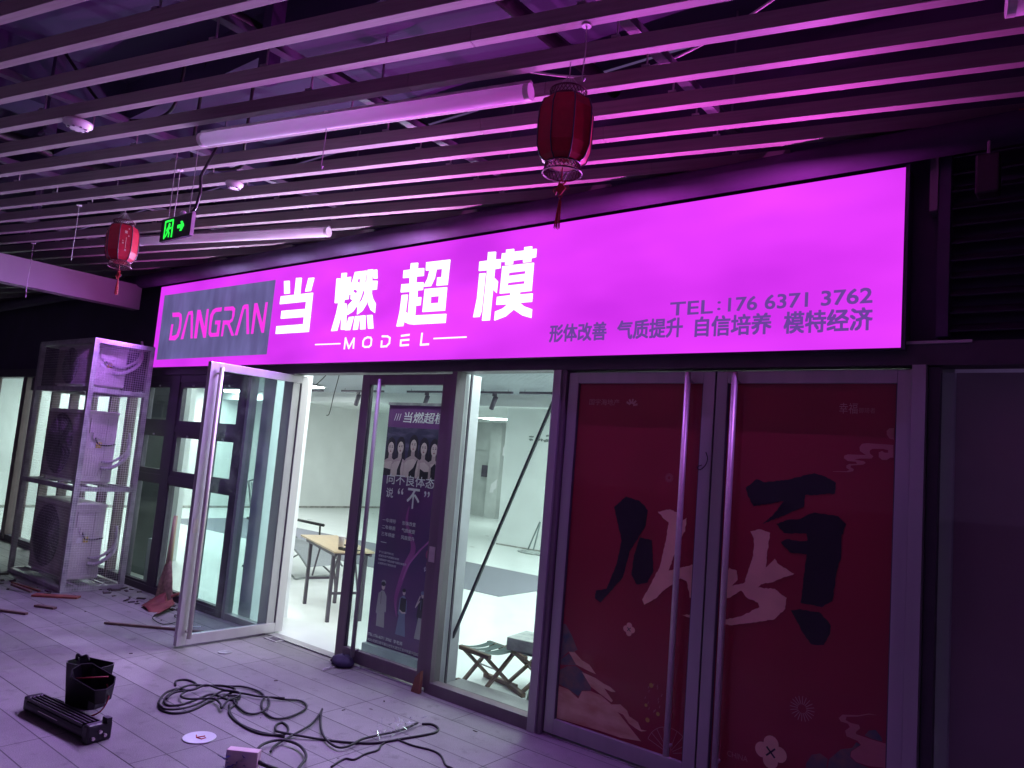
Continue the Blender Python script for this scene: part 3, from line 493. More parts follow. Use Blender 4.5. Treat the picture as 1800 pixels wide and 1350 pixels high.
def red_door(x0, x1, label, stile, handle, left):
    d = empty("festival_door", (x0, D, 0), label, "door", "red festival doors")
    w = x1-x0; s = stile; z0, z1 = .022, 2.488; px0, px1, pz0, pz1 = x0+s, x1-s, z0+.10, z1-.075
    MB().box(0, s, -.028, .025, z0, z1).box(w-s, w, -.028, .025, z0, z1).box(s, w-s, -.028, .025, z1-.075, z1).box(s, w-s, -.028, .025, z0, z0+.10).build("frame", M_alu, d, bevel=.003)
    MB().box(s, w-s, -.020, -.016, pz0, pz1).build("pane", glass("glass over the print", (.97, .97, .97), .35, .0, .0012), d)
    po = MB().box(s, w-s, -.004, .0, pz0, pz1).build("poster", POST, d)
    MB().box(s-.001, s+.006, -.022, -.004, pz0, pz1).box(w-s-.006, w-s+.001, -.022, -.004, pz0, pz1).build("gasket", M_black, d)
    h = MB().tube([(handle-x0, -.085, .15), (handle-x0, -.085, 2.475)], .019, 14)
    for z in (.2, 2.42): h.tube([(handle-x0, -.02, z), (handle-x0, -.085, z)], .010, 8)
    h.build("handle", M_steel, d, smooth=True)
    yb = -.0045
    def motif(name, shapes, M, lift):
        m = MB(); n = 0
        for lps in shapes:
            if not lps or len(lps[0]) < 3: continue
            l0 = clip_poly(lps[0], px0+.008, px1-.008, pz0+.004, pz1-.004)
            if len(l0) < 3 or area(l0) < 5e-6: continue
            m.poly([[(p[0]-x0, p[1]) for p in l0]], yb-lift-n*.00004, .0006); n += 1
        if n: m.build(name, M, po)
        else: m.bm.free()
    def brushy(S_, q):
        rr = random.Random(q); out = []
        for lps in S_:
            L_ = lps[0]; R_ = []
            for i in range(len(L_)):
                a, b = L_[i-1], L_[i]; d_ = math.hypot(b[0]-a[0], b[1]-a[1]); n_ = max(1, int(d_/.012))
                for k_ in range(n_):
                    t_ = k_/n_; w_ = .0028 if k_ else 0; R_.append([a[0]+(b[0]-a[0])*t_+rr.uniform(-w_, w_), a[1]+(b[1]-a[1])*t_+rr.uniform(-w_, w_)])
            out.append([R_])
        return out
    def circ(cx, cz, r, n=18, ph=0): return [[[cx+r*cos(2*pi*k/n+ph), cz+r*sin(2*pi*k/n+ph)] for k in range(n)]]
    def seg(ax, az, bx, bz, w):
        dx, dz = bx-ax, bz-az; l = math.hypot(dx, dz) or 1; nx, nz = -dz/l*w/2, dx/l*w/2
        return [[[ax+nx, az+nz], [ax-nx, az-nz], [bx-nx, bz-nz], [bx+nx, bz+nz]]]
    motif("cloud", SHAPES['cloudpale'], P_cloud, .0008)
    motif("hill", SHAPES['hill'], P_hill, .0004)
    motif("smoke_swirl", SHAPES['cloudrose'], P_rose, .0012)
    motif("brush_stroke", brushy(SHAPES['brushdark'], 4), P_dark, .0016)
    motif("brush_stroke", brushy(SHAPES['brushpale'], 5), P_pale, .0022)
    fl = []; ce = []
    for cx, cz, r in ((-2.373, .813, .030), (-1.437, .329, .062)):
        for a in range(4): fl += [circ(cx+.75*r*cos(pi/2*a+pi/2), cz+.75*r*sin(pi/2*a+pi/2), r*.68)]
        for a in range(4): ce += [seg(cx, cz, cx+.55*r*cos(pi/2*a+pi/4), cz+.55*r*sin(pi/2*a+pi/4), r*.15)]
    motif("blossom", fl, P_pale, .0012); motif("blossom_centre", ce, P_dark, .0030)
    ra = []
    for cx, cz, r in ((-1.277, .606, .066), (-2.156, 1.804, .03)):
        for a in range(20):
            A = 2*pi*a/20; ra += [seg(cx+.35*r*cos(A), cz+.35*r*sin(A), cx+r*cos(A), cz+r*sin(A), r*.055)]
    motif("firework", ra, P_line, .0012)
    motif("gold_dot", [circ(*q) for q in ((-2.193, .507, .014), (-2.22, .38, .010), (-2.136, .349, .012), (-2.204, .295, .014))], P_yel, .0014)
    fa = []
    for a in range(9):
        A = R(18+a*18); fa += [seg(-2.05+.03*cos(A), .14+.03*sin(A), -2.05+.15*cos(A), .14+.15*sin(A), .003)]
    for a in range(16):
        A = R(18+a*9); B = R(27+a*9); fa += [seg(-2.05+.15*cos(A), .14+.15*sin(A), -2.05+.15*cos(B), .14+.15*sin(B), .003)]
    motif("fan", fa, P_line, .0012)
    if left:
        motif("spark", [seg(-2.17+.07*math.cos(i*2.4)*(.4+.6*((i*37) % 10)/10), .43+.08*math.sin(i*2.4), -2.165+.07*math.cos(i*2.4)*(.4+.6*((i*37) % 10)/10), .445+.08*math.sin(i*2.4), .003) for i in range(14)], P_line, .0016)
        text_mesh("国宇海地产", P_line, -2.797-x0, -2.558-x0, 2.262, 2.305, yb-.001, 0, 0, .0006, "lettering", po)
        motif("logo_mark", [seg(-2.462+.012*cos(A), 2.265+.012*sin(A), -2.462+.045*cos(A), 2.265+.045*sin(A), .013) for A in [R(q) for q in (10, 45, 80, 115, 150)]], P_line, .0012)
    else:
        text_mesh("幸福", P_line, -1.142-x0, -1.045-x0, 2.245, 2.305, yb-.001, 0, 0, .0006, "lettering", po)
        text_mesh("御琦者", P_rose, -1.040-x0, -.955-x0, 2.25, 2.28, yb-.001, 0, 0, .0006, "lettering", po)
        text_mesh("CHINA", P_rose, -1.686-x0, -1.565-x0, .236, .266, yb-.001, 0, 0, .0006, "lettering", po)
    return d
red_door(-2.965, -1.872, "left red festival door leaf with mountain clouds in its corner", .078, -2.03, True)
red_door(-1.862, -.775, "right red festival door leaf with the large black brush strokes", .070, -1.725, False)
tag(MB().tube(catmull([(-1.90, D-.045, 1.98), (-1.885, D-.05, 1.94), (-1.90, D-.045, 1.90), (-1.93, D-.05, 1.87), (-1.95, D-.05, 1.885), (-1.92, D-.05, 1.90)], 6), .003, 6).build("door_wire", M_rub), "small bent black wire looped between the two red doors", "wire")
# ------------------------------------------------------------------ the lit signboard
YS = 4.27
sg = empty("signboard", (-4.9, YS, 3.08), "huge glowing magenta signboard with white characters over the shop front", "signboard")
def sp(name, M, mk, smooth=False):
    o = mk.build(name, M, sg, smooth); o.matrix_parent_inverse = Matrix.Translation((4.9, -YS, -3.08)); return o
SX0, SX1, SZ0, SZ1 = -8.95, -.812, 2.588, 3.574
E_face = emis("lit magenta film", (.66, .022, .95), 1.0, .12, .9, (1, 1, 2.2), col2=(.90, .060, 1.0))
E_white = emis("lit white acrylic", (.86, 1.0, 1.0), 1.5)
E_small = emis("lit thin white letters", (1, .93, 1.0), 1.3)
E_logo = emis("lit logo letters", (1.0, .04, .85), 1.0)
M_led = emis("grey blue logo panel", (.135, .125, .31), .85, .22, 9, (1, 1, .25), diff=(.12, .12, .2))
M_txt = emis("dull violet film letters", (.16, .06, .36), .9, .0)
sp("cabinet", M_dark, MB().box(SX0-.002, SX1+.012, YS+.004, D+.018, SZ0-.002, SZ1+.002))
sp("trim", M_dark, MB().box(SX1, SX1+.02, YS-.004, YS+.003, SZ0-.012, SZ1+.012))
sp("lit_face", E_face, MB().box(SX0, SX1, YS, YS+.003, SZ0, SZ1))
P = SHAPES['panel']
sp("logo_panel", M_led, MB().poly([[tuple(p) for p in P[::-1]]], YS-.004, .003))
m = MB()
for i, lps in enumerate(SHAPES['logo']): m.poly([[tuple(p) for p in L_] for L_ in lps], YS-.006-.0001*i, .0015)
sp("logo_lettering", E_logo, m)
for key in ('dang', 'ran', 'chao', 'mo'):
    m = MB()
    for i, lps in enumerate(SHAPES[key]): m.poly([[tuple(p) for p in L_] for L_ in lps], YS-.012-.0002*i, .010)
    sp("lit_character", E_white, m)
for grp in ((0,), (1,), (2,), (3,), (4,), (5, 6), (7,)):
    m = MB()
    for i in grp: m.stroke([tuple(p) for p in SHAPES['model'][i][0]], .016 if i > 1 else .011, YS-.006, .004)
    sp("lit_dash" if grp[0] < 2 else "lit_letter", E_small, m)
for body, x0, x1, z0, z1, b in (("形体改善", -3.084, -2.617, 2.694, 2.818, .05), ("气质提升", -2.529, -2.06, 2.694, 2.818, .05), ("自信培养", -1.972, -1.50, 2.690, 2.814, .05), ("模特经济", -1.424, -.955, 2.688, 2.812, .05),
                               ("176 6371 3762", -1.765, -.959, 2.838, 2.921, .05), ("TEL", -2.151, -1.865, 2.834, 2.918, .04), (":", -1.835, -1.815, 2.85, 2.905, .02)):
    o = text_mesh(body, M_txt, x0, x1, z0, z1, YS-.002, b, 0, .002, "dark_lettering"); o.parent = sg; o.matrix_parent_inverse = Matrix.Translation((4.9, -YS, -3.08))
# the sign's own light: unseen spots added before the face to strengthen its glow
def spot(x, y, z, e, col, aim, size=168, r=.0, name="sign_glow_spot"):
    l = bpy.data.lights.new(name, 'SPOT'); l.energy = e; l.color = col; l.spot_size = R(size); l.spot_blend = 1; l.shadow_soft_size = r
    o = bpy.data.objects.new(name, l); COL.objects.link(o); o.location = (x, y, z)
    o.rotation_euler = Vector(aim).to_track_quat('-Z', 'Y').to_euler(); return o
SIGN_E = 62
for i in range(8):
    spot(-8.4+i*1.02, YS-.12, 3.0, SIGN_E*(.28 if i < 4 else 1.1), (1.0, .11, .92), (0, -.8, .6))
for i in range(7):
    spot(-8.3+i*1.15, YS-.12, 3.0, SIGN_E*1.9, (.50, .17, 1.0), (0, -.85, -.55))
for x in (-7.1, -6.1, -5.2, -4.4):
    spot(x, YS-.11, 3.15, 36, (.70, .76, 1.0), (0, -.8, .6)); spot(x, YS-.11, 3.15, 62, (.72, .80, 1.0), (0, -.85, -.5))

# ------------------------------------------------------------------ things under the slats
def tube_lamp(a, b, label, r=.042):
    a = Vector(a); b = Vector(b); o = empty("tube_lamp", a, label, "tube lamp", "unlit tube lamps under the slats"); d = b-a; u = d.normalized()
    MB().tube([u*.02, d-u*.02], r, 20).build("diffuser", M_milky, o, smooth=True)
    MB().tube([(0, 0, 0), u*.03], r+.002, 20).build("end_cap", M_white, o); MB().tube([d-u*.03, d], r+.002, 20).build("end_cap", M_white, o)
    MB().bar(Vector((0, 0, r+.008)), d+Vector((0, 0, r+.008)), .03, .012).build("mounting_rail", M_galv, o)
tube_lamp((-4.49, 2.27, 3.695), (-2.26, 2.80, 3.695), "long unlit milky tube lamp crossing the middle of the slats")
tube_lamp((-7.50, 3.31, 3.695), (-5.32, 3.93, 3.695), "shorter looking milky tube lamp behind the exit sign")
tube_lamp((-.273, 3.15, 3.69), (1.9, 3.66, 3.69), "milky tube lamp whose end shows at the right edge")
def detector(x, y, z, label, rx=.065):
    o = empty("smoke_detector", (x, y, z), label, "smoke detector")
    MB().lathe([(rx*.45, -.045), (rx*.75, -.04), (rx*.8, -.028), (rx, -.018), (rx, 0)], n=28).build("housing", M_white, o, smooth=True)
    m = MB()
    for k in range(8): A = 2*pi*k/8; m.box(rx*.6*cos(A)-.006, rx*.6*cos(A)+.006, rx*.6*sin(A)-.006, rx*.6*sin(A)+.006, -.047, -.036)
    m.build("vent", M_black, o)
detector(-5.10, 1.77, 3.74, "round white smoke detector under the slats near the left edge", .085)
detector(-5.15, 2.90, 3.75, "round slotted white smoke detector right above the exit sign")
def lantern(x, y, ztop, label, H, Wd, ph, tass=.20, tilt=0, motif=True):
    o = empty("paper_lantern", (x, y, ztop), label, "lantern", "red hanging lanterns"); o.rotation_euler = (0, tilt, 0)
    r = Wd/2; n = 8
    cloth = mat("red lantern gauze", (.40, .010, .035), .42, 0, .12, 30, spec=.4)
    prof = [(r*.62, -.035), (r*.86, -.055), (r*.98, -.10), (r, -H*.42), (r*.98, -H*.70), (r*.84, -H*.84), (r*.62, -H*.90)]
    MB().lathe(prof, n=n, ph=ph).build("shade", cloth, o)
    rib = MB()
    for k in range(n):
        A = 2*pi*k/n+ph; rib.tube([(1.012*q*cos(A), 1.012*q*sin(A), z) for q, z in prof], .0038, 6)
    rib.build("rib", M_black, o, smooth=True)
    for z0, z1, ra, rb in ((-.035, .0, .62, .66), (-H*.90, -H*.90-.045, .62, .70)):
        m = MB(); NN = 28
        for k in range(NN):
            for s in (1, -1):
                A = 2*pi*k/NN; B = A+s*2*pi*1.5/NN
                m.bar((r*ra*cos(A), r*ra*sin(A), z0), (r*rb*cos(B), r*rb*sin(B), z1), .0035, .002)
        for z, q in ((z0, ra), (z1, rb)): m.tube([(r*q*cos(2*pi*k/32), r*q*sin(2*pi*k/32), z) for k in range(32)], .004, 6, closed=True)
        m.build("fretwork_collar", mat("dark fretwork", (.10, .03, .05), .4, .2), o)
    MB().lathe([(.0, -H*.93), (r*.40, -H*.93), (r*.40, -H*.925), (0, -H*.925)], n=16).build("base_disc", cloth, o)
    g = MB()
    for k in ((1, 3, 5, 7) if motif else ()):
        A = 2*pi*(k+.5)/n+ph; q = r*.95
        u = Vector((-sin(A), cos(A), 0)); c = Vector((q*cos(A), q*sin(A), 0))
        for dz, du, s in ((-.30*H, 0, .016), (-.22*H, .02, .008), (-.38*H, .022, .008), (-.55*H, -.018, .010), (-.5*H, -.02, .006), (-.70*H, 0.005, .012)):
            p = c+u*du+Vector((0, 0, dz))
            for e in (-1, 0, 1): g.bar(p+Vector((0, 0, e*s*.5))-u*s*.6, p+Vector((0, 0, e*s*.5))+u*s*.6, s*.25)
        g.bar(c+u*.004+Vector((0, 0, -.42*H)), c+u*.004+Vector((0, 0, -.66*H)), .002)
    if motif: g.build("printed_motif", mat("pale gold print", (.62, .48, .42), .5), o)
    else: g.bm.free()
    zb = -H*.90-.045
    t = MB(); t.tube([(0, 0, zb+.03), (0, 0, zb-.04)], .003, 6)
    s = .030
    for i in range(4):
        t.bar((-s+i*s*.66, 0, zb-.07+(-s+i*s*.66)), (-s+i*s*.66+s*.7-.02*i, 0, zb-.07+s-.01*i), .006, .006)
    M4 = Matrix.Translation((0, 0, zb-.075)) @ Matrix.Rotation(R(45), 4, 'Y')
    t.box(-s*.7, s*.7, -.004, .004, -s*.7, s*.7, M4)
    for a in (0, 90, 180, 270):
        cx, cz = s*1.15*cos(R(a)), s*1.15*sin(R(a)); t.tube([(cx+.010*cos(2*pi*k/10), 0, zb-.075+cz+.010*sin(2*pi*k/10)) for k in range(10)], .0022, 5, closed=True)
    t.build("knot", mat("red knot cord", (.42, .02, .03), .6), o)
    t = MB(); rr = random.Random(3)
    for i in range(26):
        a = rr.random()*6.28; q = rr.random(); t.tube([(0, 0, zb-.115), (.006*cos(a), .006*sin(a), zb-.14), (.017*q*cos(a)-.006, .017*q*sin(a), zb-.12-tass*(.9+.1*rr.random()))], .0013, 4)
    t.build("tassel", MATS["red knot cord"], o)
    t = MB().tube([(0, 0, 0.0), (0, 0, 3.75-ztop)], .0025, 5)
    t.tube([(r*.62, 0, -.01), (0, 0, .09), (-r*.62, 0, -.01)], .002, 5); t.tube([(0, r*.62, -.01), (0, 0, .09), (0, -r*.62, -.01)], .002, 5)
    t.build("cord", M_galv, o)
lantern(-6.70, 2.80, 3.625, "red lantern with pale printed motifs beside the exit sign", .40, .262, R(10), .13, R(-3))
lantern(-1.99, 2.75, 3.60, "large red lantern with dark ribs hanging before the right part of the slats", .40, .268, R(6), .15, 0, False)
def hook_wire(x, y, L_, label, z=3.75):
    o = empty("hanging_hook", (x, y, z), label, "hook")
    MB().lathe([(.022, -.006), (.022, 0)], n=14).build("mount", M_white, o)
    MB().tube([(0, 0, -.005), (.003, .002, -.4*L_), (-.004, 0, -L_*.93), (.006, 0, -L_), (.013, 0, -L_*.96)], .0028, 5).build("wire", M_galv, o)
hook_wire(-1.76, 2.53, .26, "thin hooked wire on a round mount beside the right lantern")
hook_wire(-3.52, 2.50, .34, "thin hooked wire crossing the long tube lamp")
hook_wire(-5.30, 2.55, .42, "thin wire hook hanging left of the exit sign")
hook_wire(-7.05, 2.55, .50, "thin wire hook hanging left of the left lantern")
hook_wire(-9.1, 2.9, .6, "far thin wire hanging at the left above the fascia panel")
# exit sign
ex = empty("exit_sign", (-4.965, 2.42, 3.225), "black hanging exit sign with green running man and arrow", "exit sign")
MB().box(-.205, .205, -.014, .014, -.078, .078).build("housing", M_plas, ex, bevel=.003)
MB().box(-.209, .209, -.010, .010, .078, .086).box(.205, .209, -.012, .012, -.078, .078).build("edge_trim", M_galv, ex)
E_green = emis("lit green pictogram", (.02, .9, .06), 1.6)
m = MB()
y = -.0165
def wl(P, w): m.stroke(P, w, y, .002)
wl([(-.14, -.06), (-.14, .058), (-.035, .058), (-.035, -.06)], .013)
m.disc(-.082, .030, .011, .012, y, .002)
wl([(-.086, .016), (-.094, -.014)], .020); wl([(-.088, .010), (-.066, .000), (-.055, .008)], .008); wl([(-.088, .012), (-.108, .004), (-.112, -.010)], .008)
wl([(-.092, -.014), (-.074, -.030), (-.078, -.056)], .010); wl([(-.094, -.014), (-.108, -.034), (-.122, -.050)], .010)
m.build("running_man", E_green, ex)
m = MB(); m.poly([[(.035, -.012), (.082, -.012), (.068, -.034), (.092, -.034), (.122, .0), (.092, .034), (.068, .034), (.082, .012), (.035, .012)]], y, .002)
m.build("arrow", E_green, ex)
MB().tube([(-.14, 0, .08), (-.142, 0, .525)], .0025, 5).tube([(.14, 0, .08), (.15, 0, .525)], .0025, 5).build("suspension_wire", M_galv, ex)
MB().tube([(.17, 0, .08), (.20, .01, .12), (.235, .01, .22), (.23, 0, .33), (.245, .02, .40), (.24, .1, .62)], .010, 8).build("cable", M_plas, ex, smooth=True)
MB().lathe([(.02, 0), (.024, .015), (.012, .03)], (.06, 0, .082), 12).build("cable_gland", M_white, ex)
# loudspeaker and label on the pipe at right
o = empty("wall_speaker", (-.42, 4.12, 3.42), "small dark speaker hanging under the pipe at the right", "speaker")
MB().box(-.05, .05, -.05, .04, -.12, .08).build("body", M_plas, o, bevel=.01); MB().tube([(0, 0, .08), (0, .03, .2)], .008, 6).build("bracket", M_galv, o)
m = MB(); NN = 14
m.lathe([(.0795, 0), (.0795, .22)], n=24)
mm = m.build("pipe_label", mat("worn orange label", (.60, .22, .12), .6, 0, .5, 20)); mm.rotation_euler = (0, R(90), 0); mm.location = (-.30, 4.19, 3.66)
tag(mm, "worn orange label wrapped round the pipe at the right edge", "label")
# ------------------------------------------------------------------ roll-up banner inside
B0 = (-5.225, 4.76, 0)
bn = empty("banner_stand", B0, "dark purple roll up banner with five women standing behind the shut glass door", "banner")
YBN = 0.0
b_bg = mat("dark violet banner film", (.07, .035, .15), .5, 0, .35, 1.8, col2=(.17, .035, .20))
MB().box(0, .80, -.001, .001, .09, 2.26).build("banner_film", b_bg, bn)
MB().box(-.01, .81, -.05, .05, .006, .09).build("base", mat("banner base", (.30, .36, .37), .35, .4), bn, bevel=.01)
MB().box(-.005, .805, -.012, .012, 2.255, 2.28).build("top_rail", M_galv, bn)
MB().tube([(.4, .03, .09), (.4, .03, 2.26)], .008, 8).build("pole", M_galv, bn)
def bx_(x): return x+5.225
def bm_(name, M, fn, lift):
    m = MB(); fn(m, -.0012-lift); return m.build(name, M, bn)
b_head = mat("plum banner band", (.17, .04, .21), .5, 0, .1, 5)
bm_("heading_band", b_head, lambda m, y: m.poly([[(.0, 2.05), (.8, 2.05), (.8, 2.255), (0, 2.255)]], y, .0004), .0)
b_drape = mat("satin drape print", (.04, .035, .09), .5, 0, .3, 3, col2=(.20, .17, .30), stretch=(1, 1, 4), thr=(.5, .75))
bm_("photo_panel", b_drape, lambda m, y: m.poly([[(0, 1.60), (.8, 1.60), (.8, 2.05), (0, 2.05)]], y, .0004), .0)
b_txt = mat("pale lilac lettering", (.96, .94, .98), .5, 0, .03)
# five women printed as one photograph
b_hair = mat("dark hair print", (.018, .014, .025), .5); b_skin = mat("skin print", (.85, .68, .66), .5, 0, .06, 20); b_shade = mat("skin shade print", (.66, .49, .50), .5); b_feat = mat("feature print", (.03, .02, .03), .5); b_lip = mat("lip print", (.35, .08, .12), .5); b_dress = mat("black dress print", (.012, .010, .02), .5)
faces = [(.075, 1.858, 0, .0), (.205, 1.868, 1, .012), (.372, 1.893, 2, .0), (.505, 1.872, 3, .006), (.632, 1.868, 4, .01)]
hair = MB(); skin = MB(); shade = MB(); feat = MB(); lip = MB(); dress = MB()
order = [0, 4, 1, 3, 2]
for lay, i in enumerate(order):
    fx, fz, kind, dd = faces[i]; L0 = .0016+lay*.0011; Y = -L0
    hair.disc(fx, fz+.016, .058, .082, Y-.0000, .0003); hair.poly([[(fx-.056, fz+.01), (fx-.068, fz-.13), (fx+.068, fz-.13), (fx+.056, fz+.01)]], Y-.00005, .0003)
    sk = [(fx-.022, fz-.05), (fx-.024, fz-.095), (fx-.085, fz-.125), (fx-.105, fz-.16), (fx-.108, 1.602), (fx+.108, 1.602), (fx+.105, fz-.16), (fx+.085, fz-.125), (fx+.024, fz-.095), (fx+.022, fz-.05)]
    sk = clip_poly([list(p) for p in sk], .003, .797, 1.602, 2.05)
    shade.poly([sk], Y-.0001, .0003)
    skin.poly([clip_poly([[fx-.06, fz-.135], [fx-.098, fz-.165], [fx-.10, 1.602], [fx+.075, 1.602], [fx+.085, fz-.16], [fx+.02, fz-.12]], .003, .797, 1.602, 2.05)], Y-.0002, .0003)
    skin.disc(fx+(.0), fz-.004, .0385, .057, Y-.0003, .0003)
    shade.disc(fx+.024, fz-.012, .010, .036, Y-.00035, .0003); skin.disc(fx+.012, fz-.006, .016, .045, Y-.0004, .0003)
    for s in (-1, 1):
        feat.disc(fx+s*.0155, fz+.006, .009, .0042, Y-.0005, .0003); feat.stroke([(fx+s*.007, fz+.0165), (fx+s*.016, fz+.0205), (fx+s*.024, fz+.017)], .0034, Y-.0005, .0003)
    shade.stroke([(fx+.001, fz+.004), (fx+.004, fz-.016)], .0028, Y-.0005, .0003); feat.disc(fx+.001, fz-.0185, .0045, .0013, Y-.0006, .0003)
    lip.disc(fx, fz-.032, .011, .0052, Y-.0006, .0003); shade.disc(fx, fz-.041, .006, .0018, Y-.0006, .0003)
    hair.poly([[(fx-.042, fz+.028), (fx-.02, fz+.056), (fx, fz+.068), (fx+.02, fz+.056), (fx+.042, fz+.028), (fx+.047, fz+.06), (fx+.02, fz+.092), (fx-.02, fz+.092), (fx-.047, fz+.06)]], Y-.0006, .0003)
    lo = 1.602
    if kind == 0: dr = [(fx-.1, lo), (fx-.1, lo+.07), (fx, lo+.06), (fx+.08, lo+.05), (fx+.08, lo)]
    elif kind == 1: dr = [(fx-.02, lo), (fx-.02, lo+.06), (fx+.03, fz-.085), (fx+.04, fz-.09), (fx+.02, lo+.07), (fx+.03, lo)]
    elif kind == 2: dr = [(fx-.03, lo), (fx-.03, lo+.05), (fx+.02, lo+.09), (fx+.065, fz-.12), (fx+.07, fz-.125), (fx+.05, lo+.06), (fx+.05, lo)]
    elif kind == 3: dr = [(fx-.04, lo), (fx-.03, lo+.09), (fx+.03, lo+.065), (fx+.08, lo+.07), (fx+.08, lo)]
    else: dr = [(fx-.05, lo), (fx-.04, lo+.09), (fx+.02, fz-.12), (fx+.03, fz-.13), (fx+.06, lo+.05), (fx+.09, lo)]
    c = clip_poly([list(p) for p in dr], .003, .797, 1.602, 2.05)
    if len(c) > 2: dress.poly([c], Y-.0007, .0003)
for nm, mb, MM in (("printed_hair", hair, b_hair), ("printed_skin", skin, b_skin), ("printed_shade", shade, b_shade), ("printed_features", feat, b_feat), ("printed_lips", lip, b_lip), ("printed_dress", dress, b_dress)): mb.build(nm, MM, bn)
def bt(body, x0, x1, z0, z1, M=b_txt, b=.0, sh=0, lift=.009): text_mesh(body, M, bx_(x0), bx_(x1), z0, z1, -lift, b, sh, .0004, "lettering", bn)
bt("当燃超模", -5.022, -4.49, 2.098, 2.195, b=.022, sh=.12, lift=.002)
bm_("slash_mark", b_txt, lambda m, y: [m.stroke([(bx_(-5.14+i*.03), 2.115), (bx_(-5.12+i*.03), 2.175)], .007, y, .0004) for i in range(3)], .0008)
bt("向不良体态", -5.155, -4.54, 1.528, 1.622, b=.016)
bt("说", -5.148, -5.054, 1.405, 1.49, b=.016); bt("“", -4.995, -4.925, 1.445, 1.50, b=.02); bt("不", -4.868, -4.715, 1.335, 1.51, b=.03); bt("”", -4.66, -4.593, 1.45, 1.50, b=.02)
for i, (a, b) in enumerate((("一年得形", "形体改变"), ("二年得质", "气质蜕变"), ("三年得度", "风度提升"))):
    z = 1.178-i*.063
    bt(a, -5.165, -4.987, z, z+.036, b=.012, lift=.003); bt(b, -4.905, -4.735, z, z+.036, b=.012, lift=.003)
    bm_("arrow_mark", b_head, lambda m, y: m.disc(bx_(-4.945), z+.018, .018, .012, y, .0004), .0008)
bm_("rule_line", b_txt, lambda m, y: m.stroke([(bx_(-5.163), .995), (bx_(-5.09), .995)], .005, y, .0004), .0008)
for s, x1, z in (("学习儿童形体礼仪", -4.977, .896), ("成就自信气质最好未来", -4.903, .862), ("长期保持气质优雅气质形体提升", -4.804, .828), ("让您的孩子更加自信", -4.934, .795)):
    bt(s, -5.172, x1, z, z+.020, lift=.003)
b_mag = mat("magenta ribbon print", (.30, .03, .26), .5, 0, .3, 3, col2=(.50, .12, .42))
def ribbon(m, y):
    C_ = catmull([(bx_(-4.84), 1.35, 0), (bx_(-4.85), 1.2, 0), (bx_(-4.74), 1.0, 0), (bx_(-4.80), .85, 0), (bx_(-4.86), .68, 0), (bx_(-4.90), .52, 0), (bx_(-4.87), .38, 0)], 8)
    Wd = [.004+.030*math.sin(pi*i/(len(C_)-1))**1.0 for i in range(len(C_))]
    Lf = [(p.x-w, p.y) for p, w in zip(C_, Wd)]; Rg = [(p.x+w, p.y) for p, w in zip(C_, Wd)]
    for i in range(len(C_)-1): m.poly([[Lf[i], Lf[i+1], Rg[i+1], Rg[i]]], y, .0003)
bm_("ribbon_print", b_mag, ribbon, .0002)
def ribbon2(m, y):
    C_ = catmull([(bx_(-4.52), 1.25, 0), (bx_(-4.54), 1.10, 0), (bx_(-4.66), .98, 0), (bx_(-4.78), .84, 0), (bx_(-4.84), .70, 0)], 8)
    for i in range(len(C_)-1):
        w = .003+.010*math.sin(pi*i/(len(C_)-1)); a, b = C_[i], C_[i+1]
        m.poly([[(a.x-w, a.y), (b.x-w, b.y), (b.x+w, b.y), (a.x+w, a.y)]], y, .0003)
bm_("ribbon_print", mat("bright ribbon print", (.62, .16, .55), .5), ribbon2, .0006)
bt("9", -4.578, -4.518, .872, 1.0, M=mat("rose figure print", (.42, .07, .22), .5), b=.02, lift=.003); bt("体验", -4.586, -4.47, .815, .858, b=.01, lift=.003)
bt("TEL:176-6371 3762  李老师", -5.209, -4.762, .150, .182, lift=.003); bt("ADD:武侯区新华路与光华大道交汇处中粮嘉华园B区", -5.209, -4.545, .104, .132, lift=.003)
# three children printed near the foot
kb_w = mat("cream clothes print", (.46, .42, .45), .5); kb_b = mat("blue clothes print", (.24, .27, .44), .5)
def kid(m_s, m_c, m_d, x, zt, sc, coat):
    m_s.disc(x, zt-.045*sc, .018*sc, .025*sc, -.0022, .0004); m_d.disc(x-.002, zt-.028*sc, .022*sc, .016*sc, -.0026, .0004)
    m_c.poly([[(x-.012*sc, zt-.075*sc), (x-.045*sc, zt-.10*sc), (x-.055*sc, zt-.24*sc), (x-.042*sc, zt-.245*sc), (x-.04*sc, zt-.33*sc), (x+.045*sc, zt-.33*sc), (x+.035*sc, zt-.22*sc), (x+.05*sc, zt-.22*sc), (x+.042*sc, zt-.11*sc), (x+.012*sc, zt-.075*sc)]], -.0020, .0004)
    m_d.stroke([(x-.015*sc, zt-.09*sc), (x-.012*sc, zt-.17*sc)], .004, -.0026, .0004)
ms = MB(); mc = MB(); md = MB(); mw = MB()
kid(ms, mc, md, bx_(-5.07), .665, 1.25, 0); mc.disc(bx_(-5.07), .645, .030, .02, -.0024, .0004)
kid(ms, mw, md, bx_(-4.80), .645, 1.0, 1); md.poly([[(bx_(-4.835), .55), (bx_(-4.84), .43), (bx_(-4.76), .43), (bx_(-4.765), .55)]], -.0024, .0004); ms.stroke([(bx_(-4.835), .44), (bx_(-4.80), .425), (bx_(-4.765), .43)], .014, -.0032, .0004)
mw.poly([[(bx_(-4.84), .40), (bx_(-4.865), .23), (bx_(-4.74), .23), (bx_(-4.765), .40)]], -.0022, .0004)
kid(ms, md, mw, bx_(-4.57), .66, 1.0, 2); mc.poly([[(bx_(-4.60), .42), (bx_(-4.63), .24), (bx_(-4.52), .24), (bx_(-4.55), .42)]], -.0024, .0004); ms.stroke([(bx_(-4.60), .56), (bx_(-4.645), .50), (bx_(-4.60), .60)], .010, -.0024, .0004)
